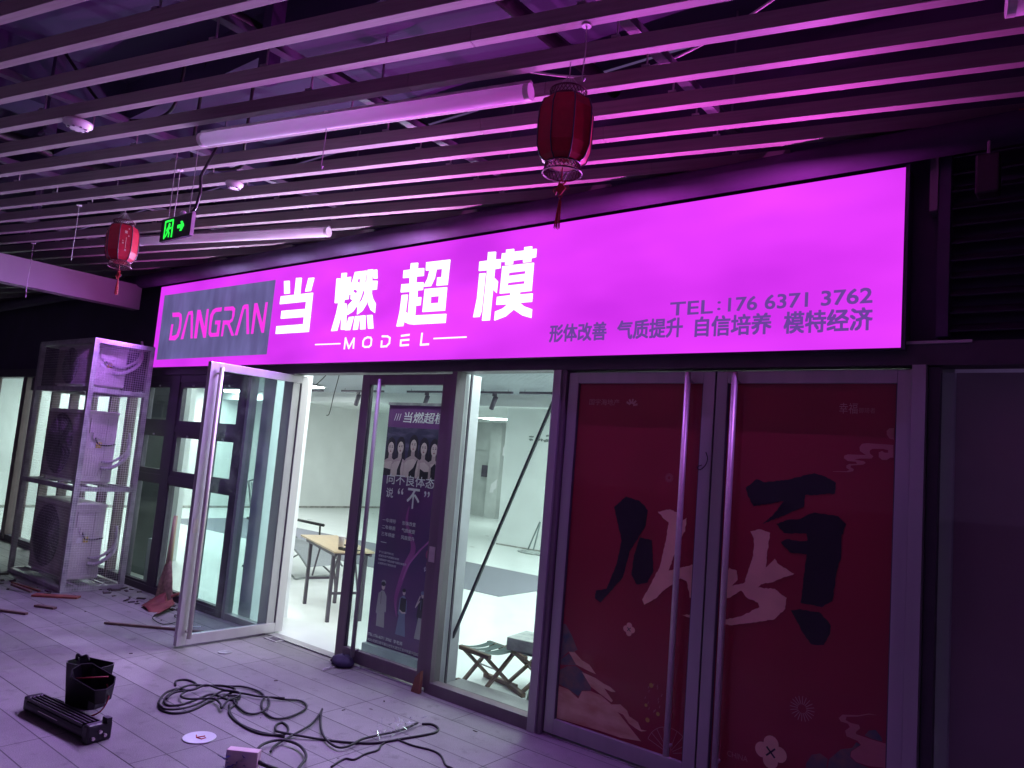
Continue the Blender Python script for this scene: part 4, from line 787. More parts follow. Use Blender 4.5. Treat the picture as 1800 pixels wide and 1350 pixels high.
ms.build("printed_child_skin", b_skin, bn); mc.build("printed_cream_clothes", kb_w, bn); md.build("printed_dark_clothes", b_dress, bn); mw.build("printed_blue_clothes", kb_b, bn)
# ------------------------------------------------------------------ inside the shop
wood = mat("pale oak top", (.52, .40, .26), .45, 0, .14, 5, stretch=(1, 12, 1))
tb = empty("folding_table", (-6.66, 5.50, .006), "folding table with oak top and black steel legs in the doorway", "table", rz=R(-22.2))
MB().box(-.78, .60, -.22, .22, .725, .745).build("tabletop", wood, tb, bevel=.003)
MB().box(-.58, .58, -.20, -.175, .69, .7245).box(-.58, .58, .175, .20, .69, .7245).box(-.50, -.47, -.175, .175, .69, .72).box(.44, .47, -.175, .175, .69, .72).build("apron_frame", M_black, tb)
for sx in (-.46, .46):
    for sy in (-.175, .175):
        MB().box(sx-.020, sx+.020, sy-.017, sy+.017, 0, .69).build("leg", M_black, tb)
    MB().box(sx-.01, sx+.01, -.16, .16, .28, .305).build("crossbar", M_black, tb)
    s = -1 if sx > 0 else 1
    MB().bar((sx, -.12, .32), (sx+s*.22, -.12, .70), .016).bar((sx, .12, .32), (sx+s*.22, .12, .70), .016).build("brace", M_black, tb)
MT = Matrix.Translation((-6.66, 5.50, .006)) @ Matrix.Rotation(R(-22.2), 4, 'Z')
def on_table(u, v): p = MT @ Vector((u, v, .745)); return (p.x, p.y, p.z)
o = empty("paper_cup", on_table(.37, -.08), "tall white paper cup on the oak table", "cup"); MB().lathe([(.030, 0), (.036, .125), (.038, .128), (.035, .127), (.029, .01)], n=24).build("cup", M_white, o, smooth=True)
o = empty("water_bottle", on_table(.36, .06), "clear water bottle with red cap behind the paper cup", "bottle")
MB().lathe([(.028, 0), (.032, .02), (.030, .08), (.032, .13), (.014, .175), (.013, .19)], n=20).build("bottle", glass("bottle plastic", (.80, .88, .88), 1, .1), o, smooth=True); MB().lathe([(.016, .185), (.016, .208)], n=16).build("cap", mat("red cap", (.5, .02, .03), .4), o)
o = empty("tape_gun", on_table(.28, .05), "black hand tool lying on the table behind the cup", "tool"); MB().tube([(-.14, -.02, .014), (-.02, 0, .018)], .008, 8).build("handle", M_plas, o)
MB().lathe([(.045, 0), (.055, .02), (.045, .07), (.02, .085)], (.05, 0, 0), 14).build("body", M_plas, o, smooth=True)
tag(MB().box(-.07, .07, -.035, .035, 0, .008).build("mobile_phone", M_plas, bevel=.002), "black mobile phone lying on the right end of the oak table", "phone"); p = on_table(.50, .03); bpy.data.objects["mobile_phone"].location = p
tag(MB().box(-.05, .05, -.02, .02, 0, .03).build("charger_block", M_plas, bevel=.004), "small black charger beside the phone on the table", "charger"); bpy.data.objects["charger_block"].location = on_table(.50, -.10)
# recliner
rc = empty("reclining_chair", (-8.98, 6.62, .006), "grey mesh folding recliner chair behind the table", "chair", rz=R(3)); rc.scale = (1.25, 1.1, 1.05)
meshc = mat("grey sling fabric", (.30, .32, .34), .7, 0, .1, 60); tubm = mat("grey chair tube", (.22, .24, .24), .35, .5)
m = MB(); B = [Vector((-.36, -.26, .42)), Vector((-.36, .26, .42)), Vector((-.62, .24, 1.14)), Vector((-.62, -.24, 1.14))]
m.quad(B); m.quad([p+Vector((.004, 0, 0)) for p in B][::-1]); m.build("backrest", meshc, rc)
m = MB(); m.quad([(-.34, -.25, .42), (.22, -.25, .40), (.22, .25, .40), (-.34, .25, .42)]); m.quad([(.22, -.25, .40), (.55, -.24, .18), (.55, .24, .18), (.22, .25, .40)]); m.build("seat", meshc, rc)
for s in (-1, 1):
    fr = MB().tube(catmull([(.58, s*.27, .16), (.24, s*.27, .40), (-.34, s*.27, .42), (-.60, s*.27, 1.06), (-.66, s*.22, 1.16), (-.66, 0, 1.18)], 5), .012, 8)
    fr.build("side_frame", tubm, rc, smooth=True)
    MB().tube([(-.52, s*.31, .66), (.16, s*.31, .64)], .020, 8).build("armrest", M_plas, rc, smooth=True)
    MB().tube([(.10, s*.31, .62), (.13, s*.29, .48), (.05, s*.28, .42)], .012, 8).build("arm_bracket", M_plas, rc)
    MB().tube(catmull([(-.30, s*.28, .44), (-.02, s*.29, .25), (.34, s*.30, .05), (.42, s*.30, .015), (.40, s*.2, .012), (.40, 0, .012)], 5), .012, 8).build("leg", tubm, rc, smooth=True)
    MB().tube(catmull([(.18, s*.28, .40), (-.1, s*.29, .25), (-.42, s*.30, .06), (-.52, s*.30, .015), (-.50, s*.2, .012), (-.50, 0, .012)], 5), .012, 8).build("leg", tubm, rc, smooth=True)
# folding stools
def stool(x, y, rz, label, h=.30, w=.31, cloth=None):
    o = empty("folding_stool", (x, y, .006), label, "stool", "small folding stools behind the narrow window", rz)
    sw = mat("stool timber", (.14, .09, .065), .6, 0, .25, 6)
    for s in (-1, 1):
        MB().box(s*w/2-.022, s*w/2+.022, -.19, .19, 0, .035).build("foot_bar", sw, o, bevel=.006)
        MB().box(s*w/2-.02, s*w/2+.02, -.18, .18, h-.035, h).build("seat_rail", sw, o, bevel=.006)
        for y_ in (-.13+.012*s, .13+.012*s): MB().bar((s*w/2, y_, .02), (-s*w/2, y_, h-.02), .030, .022).build("leg", sw, o)
    MB().tube([(0, -.15, h/2), (0, .15, h/2)], .006, 6).build("pivot_rod", M_galv, o)
    m = MB()
    for (a, b) in ((-.16, -.035), (-.02, .07), (.085, .16)):
        NS = 8
        for i in range(NS):
            x0 = -w/2+w*i/NS; x1 = -w/2+w*(i+1)/NS; f = lambda q: h+.003-.022*(1-(2*q/w)**2)
            m.quad([(x0, a, f(x0)), (x1, a, f(x1)), (x1, b, f(x1)), (x0, b, f(x0))])
    m.build("seat_strap", mat("green grey webbing", (.05, .085, .08), .8, 0, .2, 40), o)
    return o
stool(-3.89, 4.88, R(82), "low folding stool with green webbing seat nearer the glass corner")
stool(-3.60, 5.12, R(62), "dark folding stool carrying the grey foam block", .31, .34)
m = MB().box(-.19, .19, -.16, .16, 0, .10)
ob = tag(m.build("foam_block", mat("grey foam block", (.42, .44, .43), .9, 0, .25, 10, .5, 40), bevel=.008), "grey square foam block lying on the rear folding stool", "block"); ob.location = (-3.58, 5.10, .318); ob.rotation_euler = (0, 0, R(8))
m = MB(); rr = random.Random(5)
prof = [(.09, 0), (.11, .03), (.10, .14), (.06, .22), (.02, .25)]
m.lathe(prof, n=14)
for v in m.bm.verts: v.co += Vector((rr.uniform(-.012, .012), rr.uniform(-.012, .012), rr.uniform(0, .01)))
ob = tag(m.build("plastic_bag", mat("dark plastic sack", (.02, .025, .03), .35, 0, .3, 20)), "dark crumpled plastic sack at the foot of the narrow window pillar", "bag"); ob.location = (-3.30, 4.84, .008)
m = MB().tube([(-.22, 0, 0), (-.19, .01, .05), (-.02, .02, .95), (0, .02, 1.02), (.03, .02, .98), (.05, .02, .05), (.06, .02, .02)], .016, 8)
ob = tag(m.build("floor_scraper", mat("grey handle", (.16, .20, .20), .5)), "grey V shaped scraper handle leaning on the far white wall", "tool"); ob.location = (-9.05, 12.45, .02); ob.rotation_euler = (R(-12), 0, R(-30)); ob.scale = (1, 1, .62)
m = MB().lathe([(.22, 0), (.24, .02), (.16, .05), (0, .06)], n=20, sx=1.5, sy=.7)
ob = tag(m.build("rubble_heap", mat("mortar rubble", (.34, .37, .36), .9, 0, .3, 20, .5, 30)), "flat grey heap of mortar below the leaning scraper", "rubble"); ob.location = (-8.95, 12.35, .007)
tag(MB().bar((-4.200, 4.60, .03), (-3.215, 4.60, 2.37), .020).build("stay_bar", mat("dark stay bar", (.035, .045, .05), .5)), "thin dark bar leaning diagonally behind the narrow window", "bar")
# marks on the walls
def smudge(x, y, z, w, h, M, label, n=5, seed=1):
    rr = random.Random(seed); m = MB()
    for i in range(n):
        cx, cz = x+rr.uniform(-w, w), z+rr.uniform(-h, h); pts = [(cx+rr.uniform(.3, 1)*w*.35*cos(a*pi/5), cz+rr.uniform(.3, 1)*h*.5*sin(a*pi/5)) for a in range(10)]
        m.poly([pts], y-.0006*i, .0015)
    return tag(m.build("wall_smudge", M), label, "smudge")
M_sm = mat("soot smudge", (.20, .23, .22), .9, 0, .3, 30)
smudge(-9.32, 12.796, 2.35, .25, .07, M_sm, "grey smear across the upper white wall seen through the narrow window", 9, 2)
smudge(-8.35, 12.796, 2.05, .1, .22, M_sm, "dark speckled smear beside the stay bar on the white wall", 7, 3)
smudge(-8.5, 12.796, 2.66, .15, .06, M_sm, "small dark scuff high on the white wall", 6, 4)
tag(MB().box(-15.35, -15.05, 18.12, 18.19, 1.25, 1.62).build("socket_box", M_black), "small black box on the raw grey wall of the recess", "socket")
for j, (x, z, s) in enumerate(((-15.0+.6, 2.15, .20), (-15.0+.25, 1.0, .22))):
    rr = random.Random(j); m = MB()
    for i in range(5): m.poly([[(x+rr.uniform(-s, s)*.4, z-s), (x+rr.uniform(-s, s)*.5+.1, z-s*.2), (x+rr.uniform(0, s), z+s), (x+rr.uniform(-s, 0)*.3, z+rr.uniform(0, s*.4))]], 17.985-.003*i, .003)
    tag(m.build("paint_splash", M_white), ["upper white paint splash on the grey recess pier", "lower white paint splash on the grey recess pier"][j], "paint splash")
# track lights
for j, (x0, x1, heads) in enumerate(((-12.0, -10.75, (-11.5,)), (-10.1, -8.9, (-9.6,)), (-8.35, -7.6, (-8.0,)), (-7.45, -5.6, (-6.7,)), (-13.8, -12.6, (-13.3,)))):
    y = 9.6; o = empty("track_light", (x0, y, 2.93), "black ceiling track with one spotlight, %s from the far left inside the shop" % ["second", "third", "fourth", "fifth", "first"][j], "track light", "black track lights along the ribbed ceiling")
    MB().box(0, x1-x0, -.018, .018, 0, .035).build("track", M_black, o)
    for hx in heads:
        u = hx-x0; MB().box(u-.02, u+.05, -.02, .02, -.045, 0).build("adapter", M_black, o)
        MB().tube([(u+.06, -.02, -.06), (u-.05, .02, -.26)], .042, 14).build("spotlight_head", M_black, o, smooth=True)
    for u in (.1, x1-x0-.1): MB().box(u-.003, u+.003, -.003, .003, .035, .08).build("rod", M_black, o)
# lit ceiling panels of the shop; strips and front panels are added, unseen
E_str = emis("added strip fill", (.92, 1.0, .98), 42.0)  # unseen strips added to brighten the front of the banner
for j, (xa, xb) in enumerate(((-7.9, -6.3), (-6.0, -4.4), (-4.0, -2.3))):
    o = empty("added_strip", (xa, 4.535, 2.94), "slim unseen strip added inside the glass front to light the banner, %s of three from the left" % ORD[j], "strip lamp", "added strips inside the glass front")
    MB().box(0, xb-xa, -.03, .03, .0, .028).build("housing", M_white, o); MB().box(.01, xb-xa-.01, -.026, .026, -.012, -.001).build("diffuser", E_str, o)
E_pan = emis("lit ceiling panel", (.90, 1.0, .97), 38.0)
E_pan2 = emis("added front fill panel", (.90, 1.0, .97), 14.0)  # unseen panels added near the glass to brighten the fronts of things inside
PAN = [(-4.2, 7.4, "lit panel hidden above and behind the closed glass door"), (-13.6, 7.0, "lit panel at the left front of the shop"), (-3.2, 9.0, "lit panel at the right front behind the red doors"), (-5.4, 9.6, "lit panel on the right half of the ribbed ceiling"), (-12.6, 8.9, "lit panel left of the ribbed ceiling middle"), (-2.6, 11.6, "lit panel in front of the smudged wall at right"), (-6.9, 12.2, "lit panel in front of the smudged wall at left"), (-13.2, 16.2, "lit panel deep in the grey recess"), (-16.6, 10.0, "lit panel at the far left wall middle"), (-16.6, 7.0, "lit panel at the far left wall front"), (-12.2, 6.2, "lit panel behind the neighbouring glazing"), (-7.6, 5.02, "unseen panel added just inside the open doorway"), (-5.5, 5.0, "unseen panel added just inside the glass above the banner stand"), (-3.4, 5.0, "unseen panel added just inside the narrow window"), (-9.6, 5.0, "unseen panel added just inside the dark framed windows")]
for j, (x, y, lab) in enumerate(PAN):
    o = empty("panel_light", (x, y, 2.965), lab, "ceiling light", "lit ceiling panels in the shop")
    MB().box(-.62, .62, -.32, .32, -.004, .012).build("frame", M_white, o); MB().box(-.58, .58, -.28, .28, -.012, -.005).build("diffuser", E_pan2 if y < 5.5 else E_pan, o)
for j, P in enumerate(([(-7.05, 5.6, 2.98), (-7.1, 5.62, 2.7), (-7.2, 5.65, 2.45), (-7.26, 5.66, 2.22), (-7.31, 5.66, 2.19)], [(-7.05, 5.6, 2.98), (-7.3, 5.62, 2.72), (-7.55, 5.64, 2.56), (-7.62, 5.64, 2.55)])):
    tag(MB().tube(catmull(P, 5), .006, 5).build("loose_wire", M_rub, smooth=True), ["longer loose wire hanging from the shop ceiling in the doorway", "shorter loose wire sticking out left from the shop ceiling"][j], "wire")

cv = empty("ceiling_cassette", (-8.05, 6.75, 2.965), "square white air vent with dark slots in the shop ceiling above the doorway", "air vent")
MB().box(-.48, .48, -.48, .48, -.03, .01).build("panel", M_white, cv, bevel=.01)
for a in range(4):
    m = MB(); m.box(-.36, .36, .385, .435, -.034, -.0305); o = m.build("slot", M_black, cv); o.rotation_euler = (0, 0, a*pi/2)
m = MB()
for i in range(9): m.box(-.30, .30, -.30+i*.068, -.28+i*.068, -.034, -.031)
m.build("grille", M_galv, cv)
# ------------------------------------------------------------------ wire cage with three outdoor units
cx0, cx1, cy0, cy1, cz = -10.40, -8.84, 3.56, 4.24, 2.82
cg = empty("wire_cage", (cx0, cy0, 0), "tall galvanised wire mesh cage holding three outdoor air conditioner units", "cage")
wx, wy = cx1-cx0, cy1-cy0; t = .05
for a, b in ((0, 0), (wx-t, 0), (0, wy-t), (wx-t, wy-t)): MB().box(a, a+t, b, b+t, 0, cz).build("corner_post", M_galv, cg)
for z in (.0, 1.10, 2.215, cz-.05):
    MB().box(t, wx-t, .002, t-.002, z, z+.05).box(t, wx-t, wy-t+.002, wy-.002, z, z+.05).box(.002, t-.002, t, wy-t, z, z+.05).box(wx-t+.002, wx-.002, t, wy-t, z, z+.05).build("rail", M_galv, cg)
for z in (.06, 1.155, 2.27):
    MB().box(.06, wx-.06, .16, .20, z-.01, z).box(.06, wx-.06, .46, .50, z-.01, z).build("shelf_bar", M_galv, cg)
M_wire = mat("dirty mesh wire", (.62, .58, .60), .5, .2, .4, 3)
def netting(name, o, u, U, Wd, p, r, bulge, M=None):
    m = MB(); n = int(Wd/p); nz = int((cz-.02)/p); rr = random.Random(4)
    def pt(s, z): return Vector(o)+Vector(u)*s+Vector(U)*(bulge*math.sin(pi*s/Wd)*(.5+.5*math.sin(z*2.3+1)))+Vector((0, 0, z))
    for i in range(n+1): m.tube([pt(i*p, .02+q*(cz-.04)/10) for q in range(11)], r, 3, cap=False)
    for j in range(nz+1): m.tube([pt(q*Wd/6, .02+j*p) for q in range(7)], r, 3, cap=False)
    return m.build(name, M or M_wire, cg)
netting("mesh_panel", (0, -.004, 0), (1, 0, 0), (0, -1, 0), wx, .030, .0011, .0)
netting("mesh_panel", (wx+.004, 0, 0), (0, 1, 0), (1, 0, 0), wy, .026, .0016, .03)
m = MB(); m.quad([(0, 0, cz+.002), (wx, 0, cz+.002), (wx, wy, cz+.002), (0, wy, cz+.002)]); m.build("top_sheet", M_galv, cg)
def ac_unit(z, H, label, y0=3.69):
    o = empty("outdoor_unit", (-10.16, y0, z), label, "air conditioner", "outdoor units stacked in the wire cage")
    Wd, Dp = 1.06, .36
    MB().box(0, Wd, 0, Dp, .03, H).build("casing", M_acb, o, bevel=.012)
    MB().box(.012, Wd-.012, -.003, -.0005, .045, H-.04).build("front_panel", mat("grimy shaded fan front", (.27, .21, .22), .6, 0, .4, 4), o)  # brown grime, with the shade of the unlit front put into the colour
    MB().box(-.006, Wd+.006, -.006, Dp+.006, H-.03, H+.004).build("lid", M_acb, o, bevel=.006)
    r = min(.36, H*.43); cxx = .42; m = MB()
    for k in range(10):
        q = r*(.12+.88*k/9); m.tube([(cxx+q*cos(2*pi*a/36), -.012, H*.52+q*sin(2*pi*a/36)) for a in range(36)], .0035, 5, closed=True)
    for a in range(12): m.bar((cxx+.04*cos(a*pi/6), -.012, H*.52+.04*sin(a*pi/6)), (cxx+r*cos(a*pi/6), -.012, H*.52+r*sin(a*pi/6)), .005)
    m.build("fan_guard", M_plas, o)
    m = MB().disc(cxx, H*.52, r, r, -.0055, .002, 36); m.build("fan_opening", mat("fan shadow black", (.012, .010, .014), .7), o)
    m = MB()
    for a in range(3):
        A = a*2*pi/3+.4; L_ = [(cxx+.05*cos(A), H*.52+.05*sin(A)), (cxx+r*.9*cos(A-.25), H*.52+r*.9*sin(A-.25)), (cxx+r*.92*cos(A+.35), H*.52+r*.92*sin(A+.35)), (cxx+.06*cos(A+.6), H*.52+.06*sin(A+.6))]
        m.poly([L_], -.0085, .002)
    m.build("fan_blade", M_plas, o)
    m = MB()
    for k in range(6): m.box(Wd+.0005, Wd+.004, .06+k*.028, .072+k*.028, .10, H*.38)
    m.box(Wd, Wd+.012, .05, .22, H*.70, H*.90).box(Wd+.012, Wd+.022, .09, .20, H*.62, H*.70).box(Wd, Wd+.006, .24, .33, .08, H-.08)
    m.build("service_panel", M_acb, o, bevel=.003)
    MB().box(Wd+.004, Wd+.006, .07, .13, H*.50, H*.57).build("paper_label", M_white, o); MB().box(Wd+.004, Wd+.006, .14, .20, H*.50, H*.58).build("warning_label", mat("yellow label", (.62, .5, .08), .6, 0, .4, 60), o)
    MB().tube(catmull([(Wd+.02, .12, H*.64), (Wd+.03, .15, H*.56), (Wd+.02, .24, H*.54), (Wd+.02, .35, H*.56)], 5), .008, 6).build("power_cable", M_rub, o, smooth=True)
    for q, s in ((.0, .022), (.07, .016)):
        MB().tube(catmull([(Wd+.01, .22, .20+q), (Wd+.06, .30, .20+q), (Wd+.08, .44, .30+q), (Wd+.04, .50, .42+q), (Wd+.0, .50, .55+q)], 6), s, 10).build("refrigerant_pipe", mat("white lagging", (.48, .45, .48), .8, 0, .2, 30, .4, 60), o, smooth=True)
    for a in (.12, Wd-.16): MB().box(a, a+.05, -.01, Dp+.01, 0, .03).build("foot", M_acb, o)
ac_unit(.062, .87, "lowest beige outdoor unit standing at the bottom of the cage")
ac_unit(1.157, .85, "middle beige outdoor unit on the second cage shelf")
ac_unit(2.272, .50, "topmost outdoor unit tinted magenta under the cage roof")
# ------------------------------------------------------------------ broom, dustpan, rubbish
br = empty("straw_broom", (-7.98, 4.27, 0.0), "worn straw broom standing upside down against the dark window frame", "broom"); br.rotation_euler = (R(-4), R(-4), 0)
MB().tube([(0, 0, .40), (-.005, 0, .70), (-.03, .01, .92)], [.034, .026, .022], 12).build("handle", mat("straw handle", (.55, .43, .28), .7, 0, .2, 20, .3, 80, stretch=(1, 1, .1)), br, smooth=True)
m = MB(); rr = random.Random(11)
for i in range(420):
    a = rr.random()*6.283; q = math.sqrt(rr.random()); x1 = .16*q*cos(a); y1 = .05*q*sin(a)
    m.tube([(x1*.22, y1*.4, .44), (x1*.75, y1*.8, .22), (x1*1.0+rr.uniform(-.012, .012), y1+rr.uniform(-.008, .008), .01+rr.random()*.03)], .0022, 3, cap=False)
m.build("bristles", mat("straw bristles", (.40, .31, .20), .85, 0, .4, 30), br)
dp = empty("dustpan", (-7.72, 4.02, .0), "bent red dustpan lying flat before the dark windows", "dustpan", rz=R(-8))
m = MB(); NX, NY = 10, 8; vs = {}
for i in range(NX+1):
    for j in range(NY+1):
        u = i/NX*2-1; v = j/NY
        vs[i, j] = m.bm.verts.new((u*(.16+.14*v)+.12*v, -.26*v+.18, .010+.06*(1-v)**1.2*(1-.3*abs(u))+.025*math.sin(5*u+3*v)+.05*abs(u)**3*(1-v)))
for i in range(NX):
    for j in range(NY): m.bm.faces.new((vs[i, j], vs[i, j+1], vs[i+1, j+1], vs[i+1, j]))
o = m.build("pan", mat("red painted tin", (.20, .05, .042), .6, .1, .35, 9), dp, smooth=True); s = o.modifiers.new("thick", 'SOLIDIFY'); s.thickness = .004
MB().tube([(0, .18, .11), (.02, .26, .14)], .016, 8).build("handle_stub", MATS["red painted tin"], dp)
def stick(a, b, w, h, M, label, name="wood_strip"):
    a = Vector(a); b = Vector(b); o = MB().bar((0, 0, 0), b-a, w, h).build(name, M); o.location = a; return tag(o, label, "offcut")
M_redw = mat("red stained wood", (.24, .07, .05), .6, 0, .3, 10); M_brw = mat("brown wood", (.15, .09, .075), .6, 0, .3, 10)
stick((-7.30, 3.37, .012), (-6.55, 3.93, .012), .03, .02, M_brw, "long thin wooden strip reaching under the open glass door")
stick((-8.82, 3.30, .012), (-8.50, 3.62, .012), .10, .018, M_redw, "red brown board offcut at the front corner of the cage")
stick((-8.25, 2.80, .012), (-7.98, 2.95, .012), .035, .02, M_brw, "short dark offcut at the far left of the paving")
stick((-8.95, 3.32, .02), (-9.22, 3.22, .06), .03, .02, M_brw, "splintered piece beside the red board offcut")
stick((-8.3, 3.14, .012), (-8.1, 3.24, .012), .05, .02, M_brw, "small dark scrap in front of the cage corner")
stick((-9.6, 3.35, .01), (-9.0, 3.42, .01), .02, .015, M_redw, "thin reddish strip along the front of the cage")
stick((-6.93, 3.72, .008), (-6.75, 4.02, .008), .012, .008, M_white, "thin pale strip lying beyond the open glass door")
tag(MB().tube(catmull([(-7.4, 3.9, .01), (-7.25, 3.8, .012), (-7.0, 3.78, .01), (-7.05, 3.95, .01), (-7.25, 4.02, .02), (-7.1, 4.1, .01)], 6), .004, 5).build("wire_offcut", M_rub), "bent wire offcut lying beside the red dustpan", "wire")
m = MB(); rr = random.Random(21)
for i in range(70):
    if i < 34: x, y = rr.uniform(-8.9, -7.5), rr.uniform(3.95, 4.30)
    elif i < 50: x, y = rr.uniform(-10.2, -8.7), rr.uniform(3.2, 3.5)
    else: x, y = rr.uniform(-8.0, -3.0), rr.uniform(1.9, 4.2)
    s = rr.uniform(.006, .03) if i < 50 else rr.uniform(.004, .011); M4 = Matrix.Translation((x, y, s*.3)) @ Matrix.Rotation(rr.random()*6.28, 4, 'Z') @ Matrix.Rotation(rr.uniform(-.5, .5), 4, 'X')
    m.box(-s*rr.uniform(1, 2.5), s*1.4, -s*.6, s*.6, -s*.15, s*.15, M4)
o = tag(m.build("litter", mat("dark litter", (.05, .035, .035), .8, 0, .6, 15)), "scattered dark crumbs and splinters over the paving", "litter", kind="stuff")
# manhole plates
pl = empty("floor_plate", (-4.29, 2.635, .004), "polished round metal plate with a red mark set in the paving", "plate")
MB().lathe([(.098, 0), (.096, .003), (.0, .003)], n=40).build("disc", mat("polished plate", (.55, .55, .57), .42, .5, .05, 8), pl)
MB().tube([(-.035, .0, .0045), (0, -.02, .0045), (.01, .03, .0045)], .004, 4).tube([(.0, -.02, .0045), (.04, -.01, .0045), (.035, .02, .0045)], .004, 4).build("red_mark", mat("red paint mark", (.45, .05, .04), .6), pl)
dr = empty("floor_drain", (-5.865, 3.745, .004), "small dull round drain cover left of the doorway", "drain")
MB().lathe([(.058, 0), (.057, .003), (0, .003)], n=30).build("disc", M_galv, dr); MB().lathe([(.022, .0032), (.020, .005), (0, .005)], n=16).build("plug", M_galv, dr)
hp = empty("floor_hinge_plate", (-6.04, 4.33, .001), "rough rectangular floor hinge cover at the open door pivot", "plate")
MB().box(-.06, .13, -.05, .05, 0, .006).build("plate", M_galv, hp); MB().box(-.03, .10, -.025, .025, .006, .008).build("slot", M_black, hp)
# door stop rag and wooden wedge
m = MB(); rr = random.Random(8); m.lathe([(.07, 0), (.09, .02), (.075, .06), (.03, .08), (0, .082)], n=14, sx=1.3)
for v in m.bm.verts: v.co += Vector((rr.uniform(-.014, .014), rr.uniform(-.014, .014), rr.uniform(0, .012)))
o = tag(m.build("cloth_bundle", mat("indigo rag", (.035, .025, .07), .8, 0, .3, 20), smooth=True), "crumpled indigo rag at the foot of the closed glass door", "rag"); o.location = (-5.0, 4.31, 0)
m = MB()
for i in range(5): c = Vector((-4.985+.004*i, 4.22-.03*i, .012)); m.tube([c+Vector((.014*cos(2*pi*k/10)*(1 if i % 2 else .5), .016*sin(2*pi*k/10), .010*sin(2*pi*k/10)*(0 if i % 2 else 1))) for k in range(10)], .0035, 5, closed=True)
tag(m.build("lock_chain", M_galv), "short bright steel chain hanging from the indigo rag", "chain")
m = MB(); m.poly([[(0, 0), (.085, 0), (.085, .17), (.03, .11)]], 0, .03); o = tag(m.build("door_wedge", mat("orange brown leaf of wood", (.26, .11, .075), .6, 0, .2, 10)), "small orange brown wedge of wood beside the narrow window post", "wedge"); o.location = (-4.165, 4.30, 0)
# ------------------------------------------------------------------ cables
def cable(key, r, label, z0=.0, wob=.0):
    P = CABLES[key]; seen = []; pts = []
    for i, p in enumerate(P):
        lift = sum(1 for q in seen[:-2] if (q[0]-p[0])**2+(q[1]-p[1])**2 < .004); pts.append((p[0], p[1], z0+r+min(lift, 3)*r*1.3)); seen.append(p)
    return tag(MB().tube(catmull(pts, 5), r, 8).build("power_cable", M_rub, smooth=True), label, "cable", "black power cables on the paving")
cable('a', .0075, "thick black cable coiled on the paving before the open door")
cable('b', .0075, "black cable laid along the lower edge of the coil", .012)
cable('e', .0075, "tight inner loops on top of the cable coil", .022)
cable('l', .0075, "black cable loops spreading right from the coil", .004)
cable('m', .0075, "black cable with a small round loop running right to the plastic wrap")
cable('n', .0075, "black cable with an upward pointing kink", .012)
cable('o', .006, "thin cable running from the plastic wrap down to the bottom edge")
cable('p', .006, "thin cable snaking right from the plastic wrap")
cable('q', .0085, "black cable arching over the pale socket box", .02)
# plastic wrap
m = MB(); rr = random.Random(9)
for i in range(70):
    t_ = rr.random(); c = Vector((-3.57-.03*t_, 3.42+.40*t_, .03)); w = .03+.05*math.sin(pi*t_)
    a = c+Vector((rr.uniform(-w, w)*1.3, rr.uniform(-w, w), rr.uniform(-.02, .03))); b = a+Vector((rr.uniform(-.03, .03), rr.uniform(-.03, .03), rr.uniform(-.015, .02))); d_ = a+Vector((rr.uniform(-.03, .03), rr.uniform(-.03, .03), rr.uniform(-.01, .025)))
    m.quad([a, b, d_])
o = tag(m.build("plastic_wrap", glass("crumpled cling film", (.97, .97, .98), 5.0, .40)), "crumpled clear plastic wrap around the cable ends", "plastic wrap")
# socket box
sb = empty("socket_box", (-3.74, 2.58, 0), "pale wooden socket box with blue tape at the bottom edge of the view", "socket", rz=R(35))
MB().box(-.09, .09, -.028, .028, 0, .11).build("box", mat("pale box face", (.66, .50, .52), .55, 0, .1, 12), sb, bevel=.004)
m = MB()
for i in range(16): a = Vector((rr.uniform(-.10, .02), -.034, rr.uniform(0, .08))); m.quad([a, a+Vector((rr.uniform(.01, .05), -.02, .01)), a+Vector((rr.uniform(-.04, .02), -.03, rr.uniform(-.02, .04)))])
m.build("blue_tape", mat("blue tape", (.03, .03, .22), .4), sb)
MB().tube([(.09, 0, .05), (.14, -.01, .04), (.20, .01, .015)], .012, 8).build("plug", M_plas, sb, smooth=True)
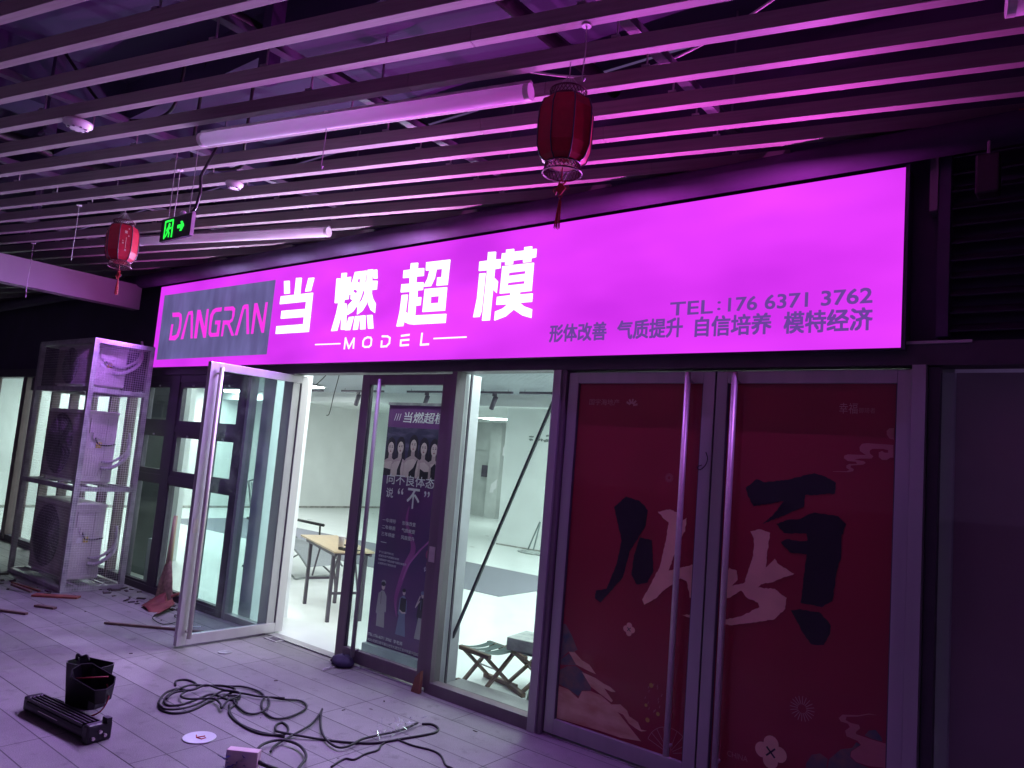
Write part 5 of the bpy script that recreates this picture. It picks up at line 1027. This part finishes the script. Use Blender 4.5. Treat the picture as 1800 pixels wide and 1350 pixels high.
# broken floodlight: upright housing with open octagonal tray, and the bar lying before it
fl = empty("floodlight_housing", (-5.20, 2.39, 0), "upright black floodlight housing with open tray and red wires", "floodlight", rz=R(20))
def shell(L_, W_, H_, ch, M4, t_=.006):
    m = MB(); o_ = [(-L_/2, -W_/2+ch), (-L_/2+ch, -W_/2), (L_/2-ch, -W_/2), (L_/2, -W_/2+ch), (L_/2, W_/2-ch), (L_/2-ch, W_/2), (-L_/2+ch, W_/2), (-L_/2, W_/2-ch)]
    rings = []
    for s, z in ((.82, 0), (1, H_), (.95, H_), (.78, t_)): rings.append([m.bm.verts.new(M4 @ Vector((p[0]*s, p[1]*s, z))) for p in o_])
    for A, B in zip(rings, rings[1:]):
        for k in range(8): m.bm.faces.new((A[k], A[(k+1) % 8], B[(k+1) % 8], B[k]))
    m.bm.faces.new(rings[0][::-1]); m.bm.faces.new(rings[-1]); return m
shell(.30, .17, .27, .035, Matrix.Translation((-.06, 0, 0))).build("housing", M_plas, fl)
shell(.31, .15, .13, .045, Matrix.Translation((.10, -.10, .13)) @ Matrix.Rotation(R(14), 4, 'Y') @ Matrix.Rotation(R(22), 4, 'X')).build("tray", M_plas, fl)
MB().tube(catmull([(-.20, .02, .26), (-.20, .02, .295), (-.16, .02, .285), (-.12, .02, .30), (-.10, .02, .27)], 4), .010, 8).build("bracket", M_plas, fl, smooth=True)
m = MB().tube(catmull([(.20, -.10, .20), (.245, -.12, .13), (.22, -.14, .05), (.15, -.16, .01), (.06, -.16, .015), (-.02, -.12, .01)], 6), .005, 6)
m.tube([(-.0, -.16, .215), (.20, -.10, .245)], .005, 6); m.build("red_wire", mat("dark red wire", (.28, .03, .04), .5), fl, smooth=True)
bb = empty("floodlight_bar", (-4.98, 2.13, .0), "black ribbed metal bar with screws lying in front of the floodlight housing", "floodlight part", rz=R(6))
MB().box(-.36, .36, -.065, .065, .012, .075).build("body", M_plas, bb, bevel=.02)
m = MB()
for i in range(5): m.box(-.34, .30, -.055+i*.024, -.047+i*.024, .075, .092)
m.build("fin", M_plas, bb); MB().box(.34, .40, -.075, .075, .0, .105).build("end_plate", M_plas, bb, bevel=.012); MB().box(-.40, -.34, -.05, .06, .0, .09).build("end_plate", M_plas, bb, bevel=.012)
MB().box(.36, .41, .03, .06, .10, .13).build("clip", M_plas, bb)
m = MB()
for y_, z_ in ((-.04, .03), (.0, .06), (.03, .035)): m.tube([(.40, y_, z_), (.412, y_, z_)], .010, 8)
m.build("screw", M_steel, bb)
MB().box(-.18, .05, -.066, -.0655, .05, .054).build("edge_line", M_steel, bb)
m = MB(); m.tube(catmull([(-.34, .06, .02), (-.40, .12, .03), (-.32, .15, .02), (-.26, .10, .05)], 5), .014, 8); m.build("cable_stub", M_rub, bb, smooth=True)
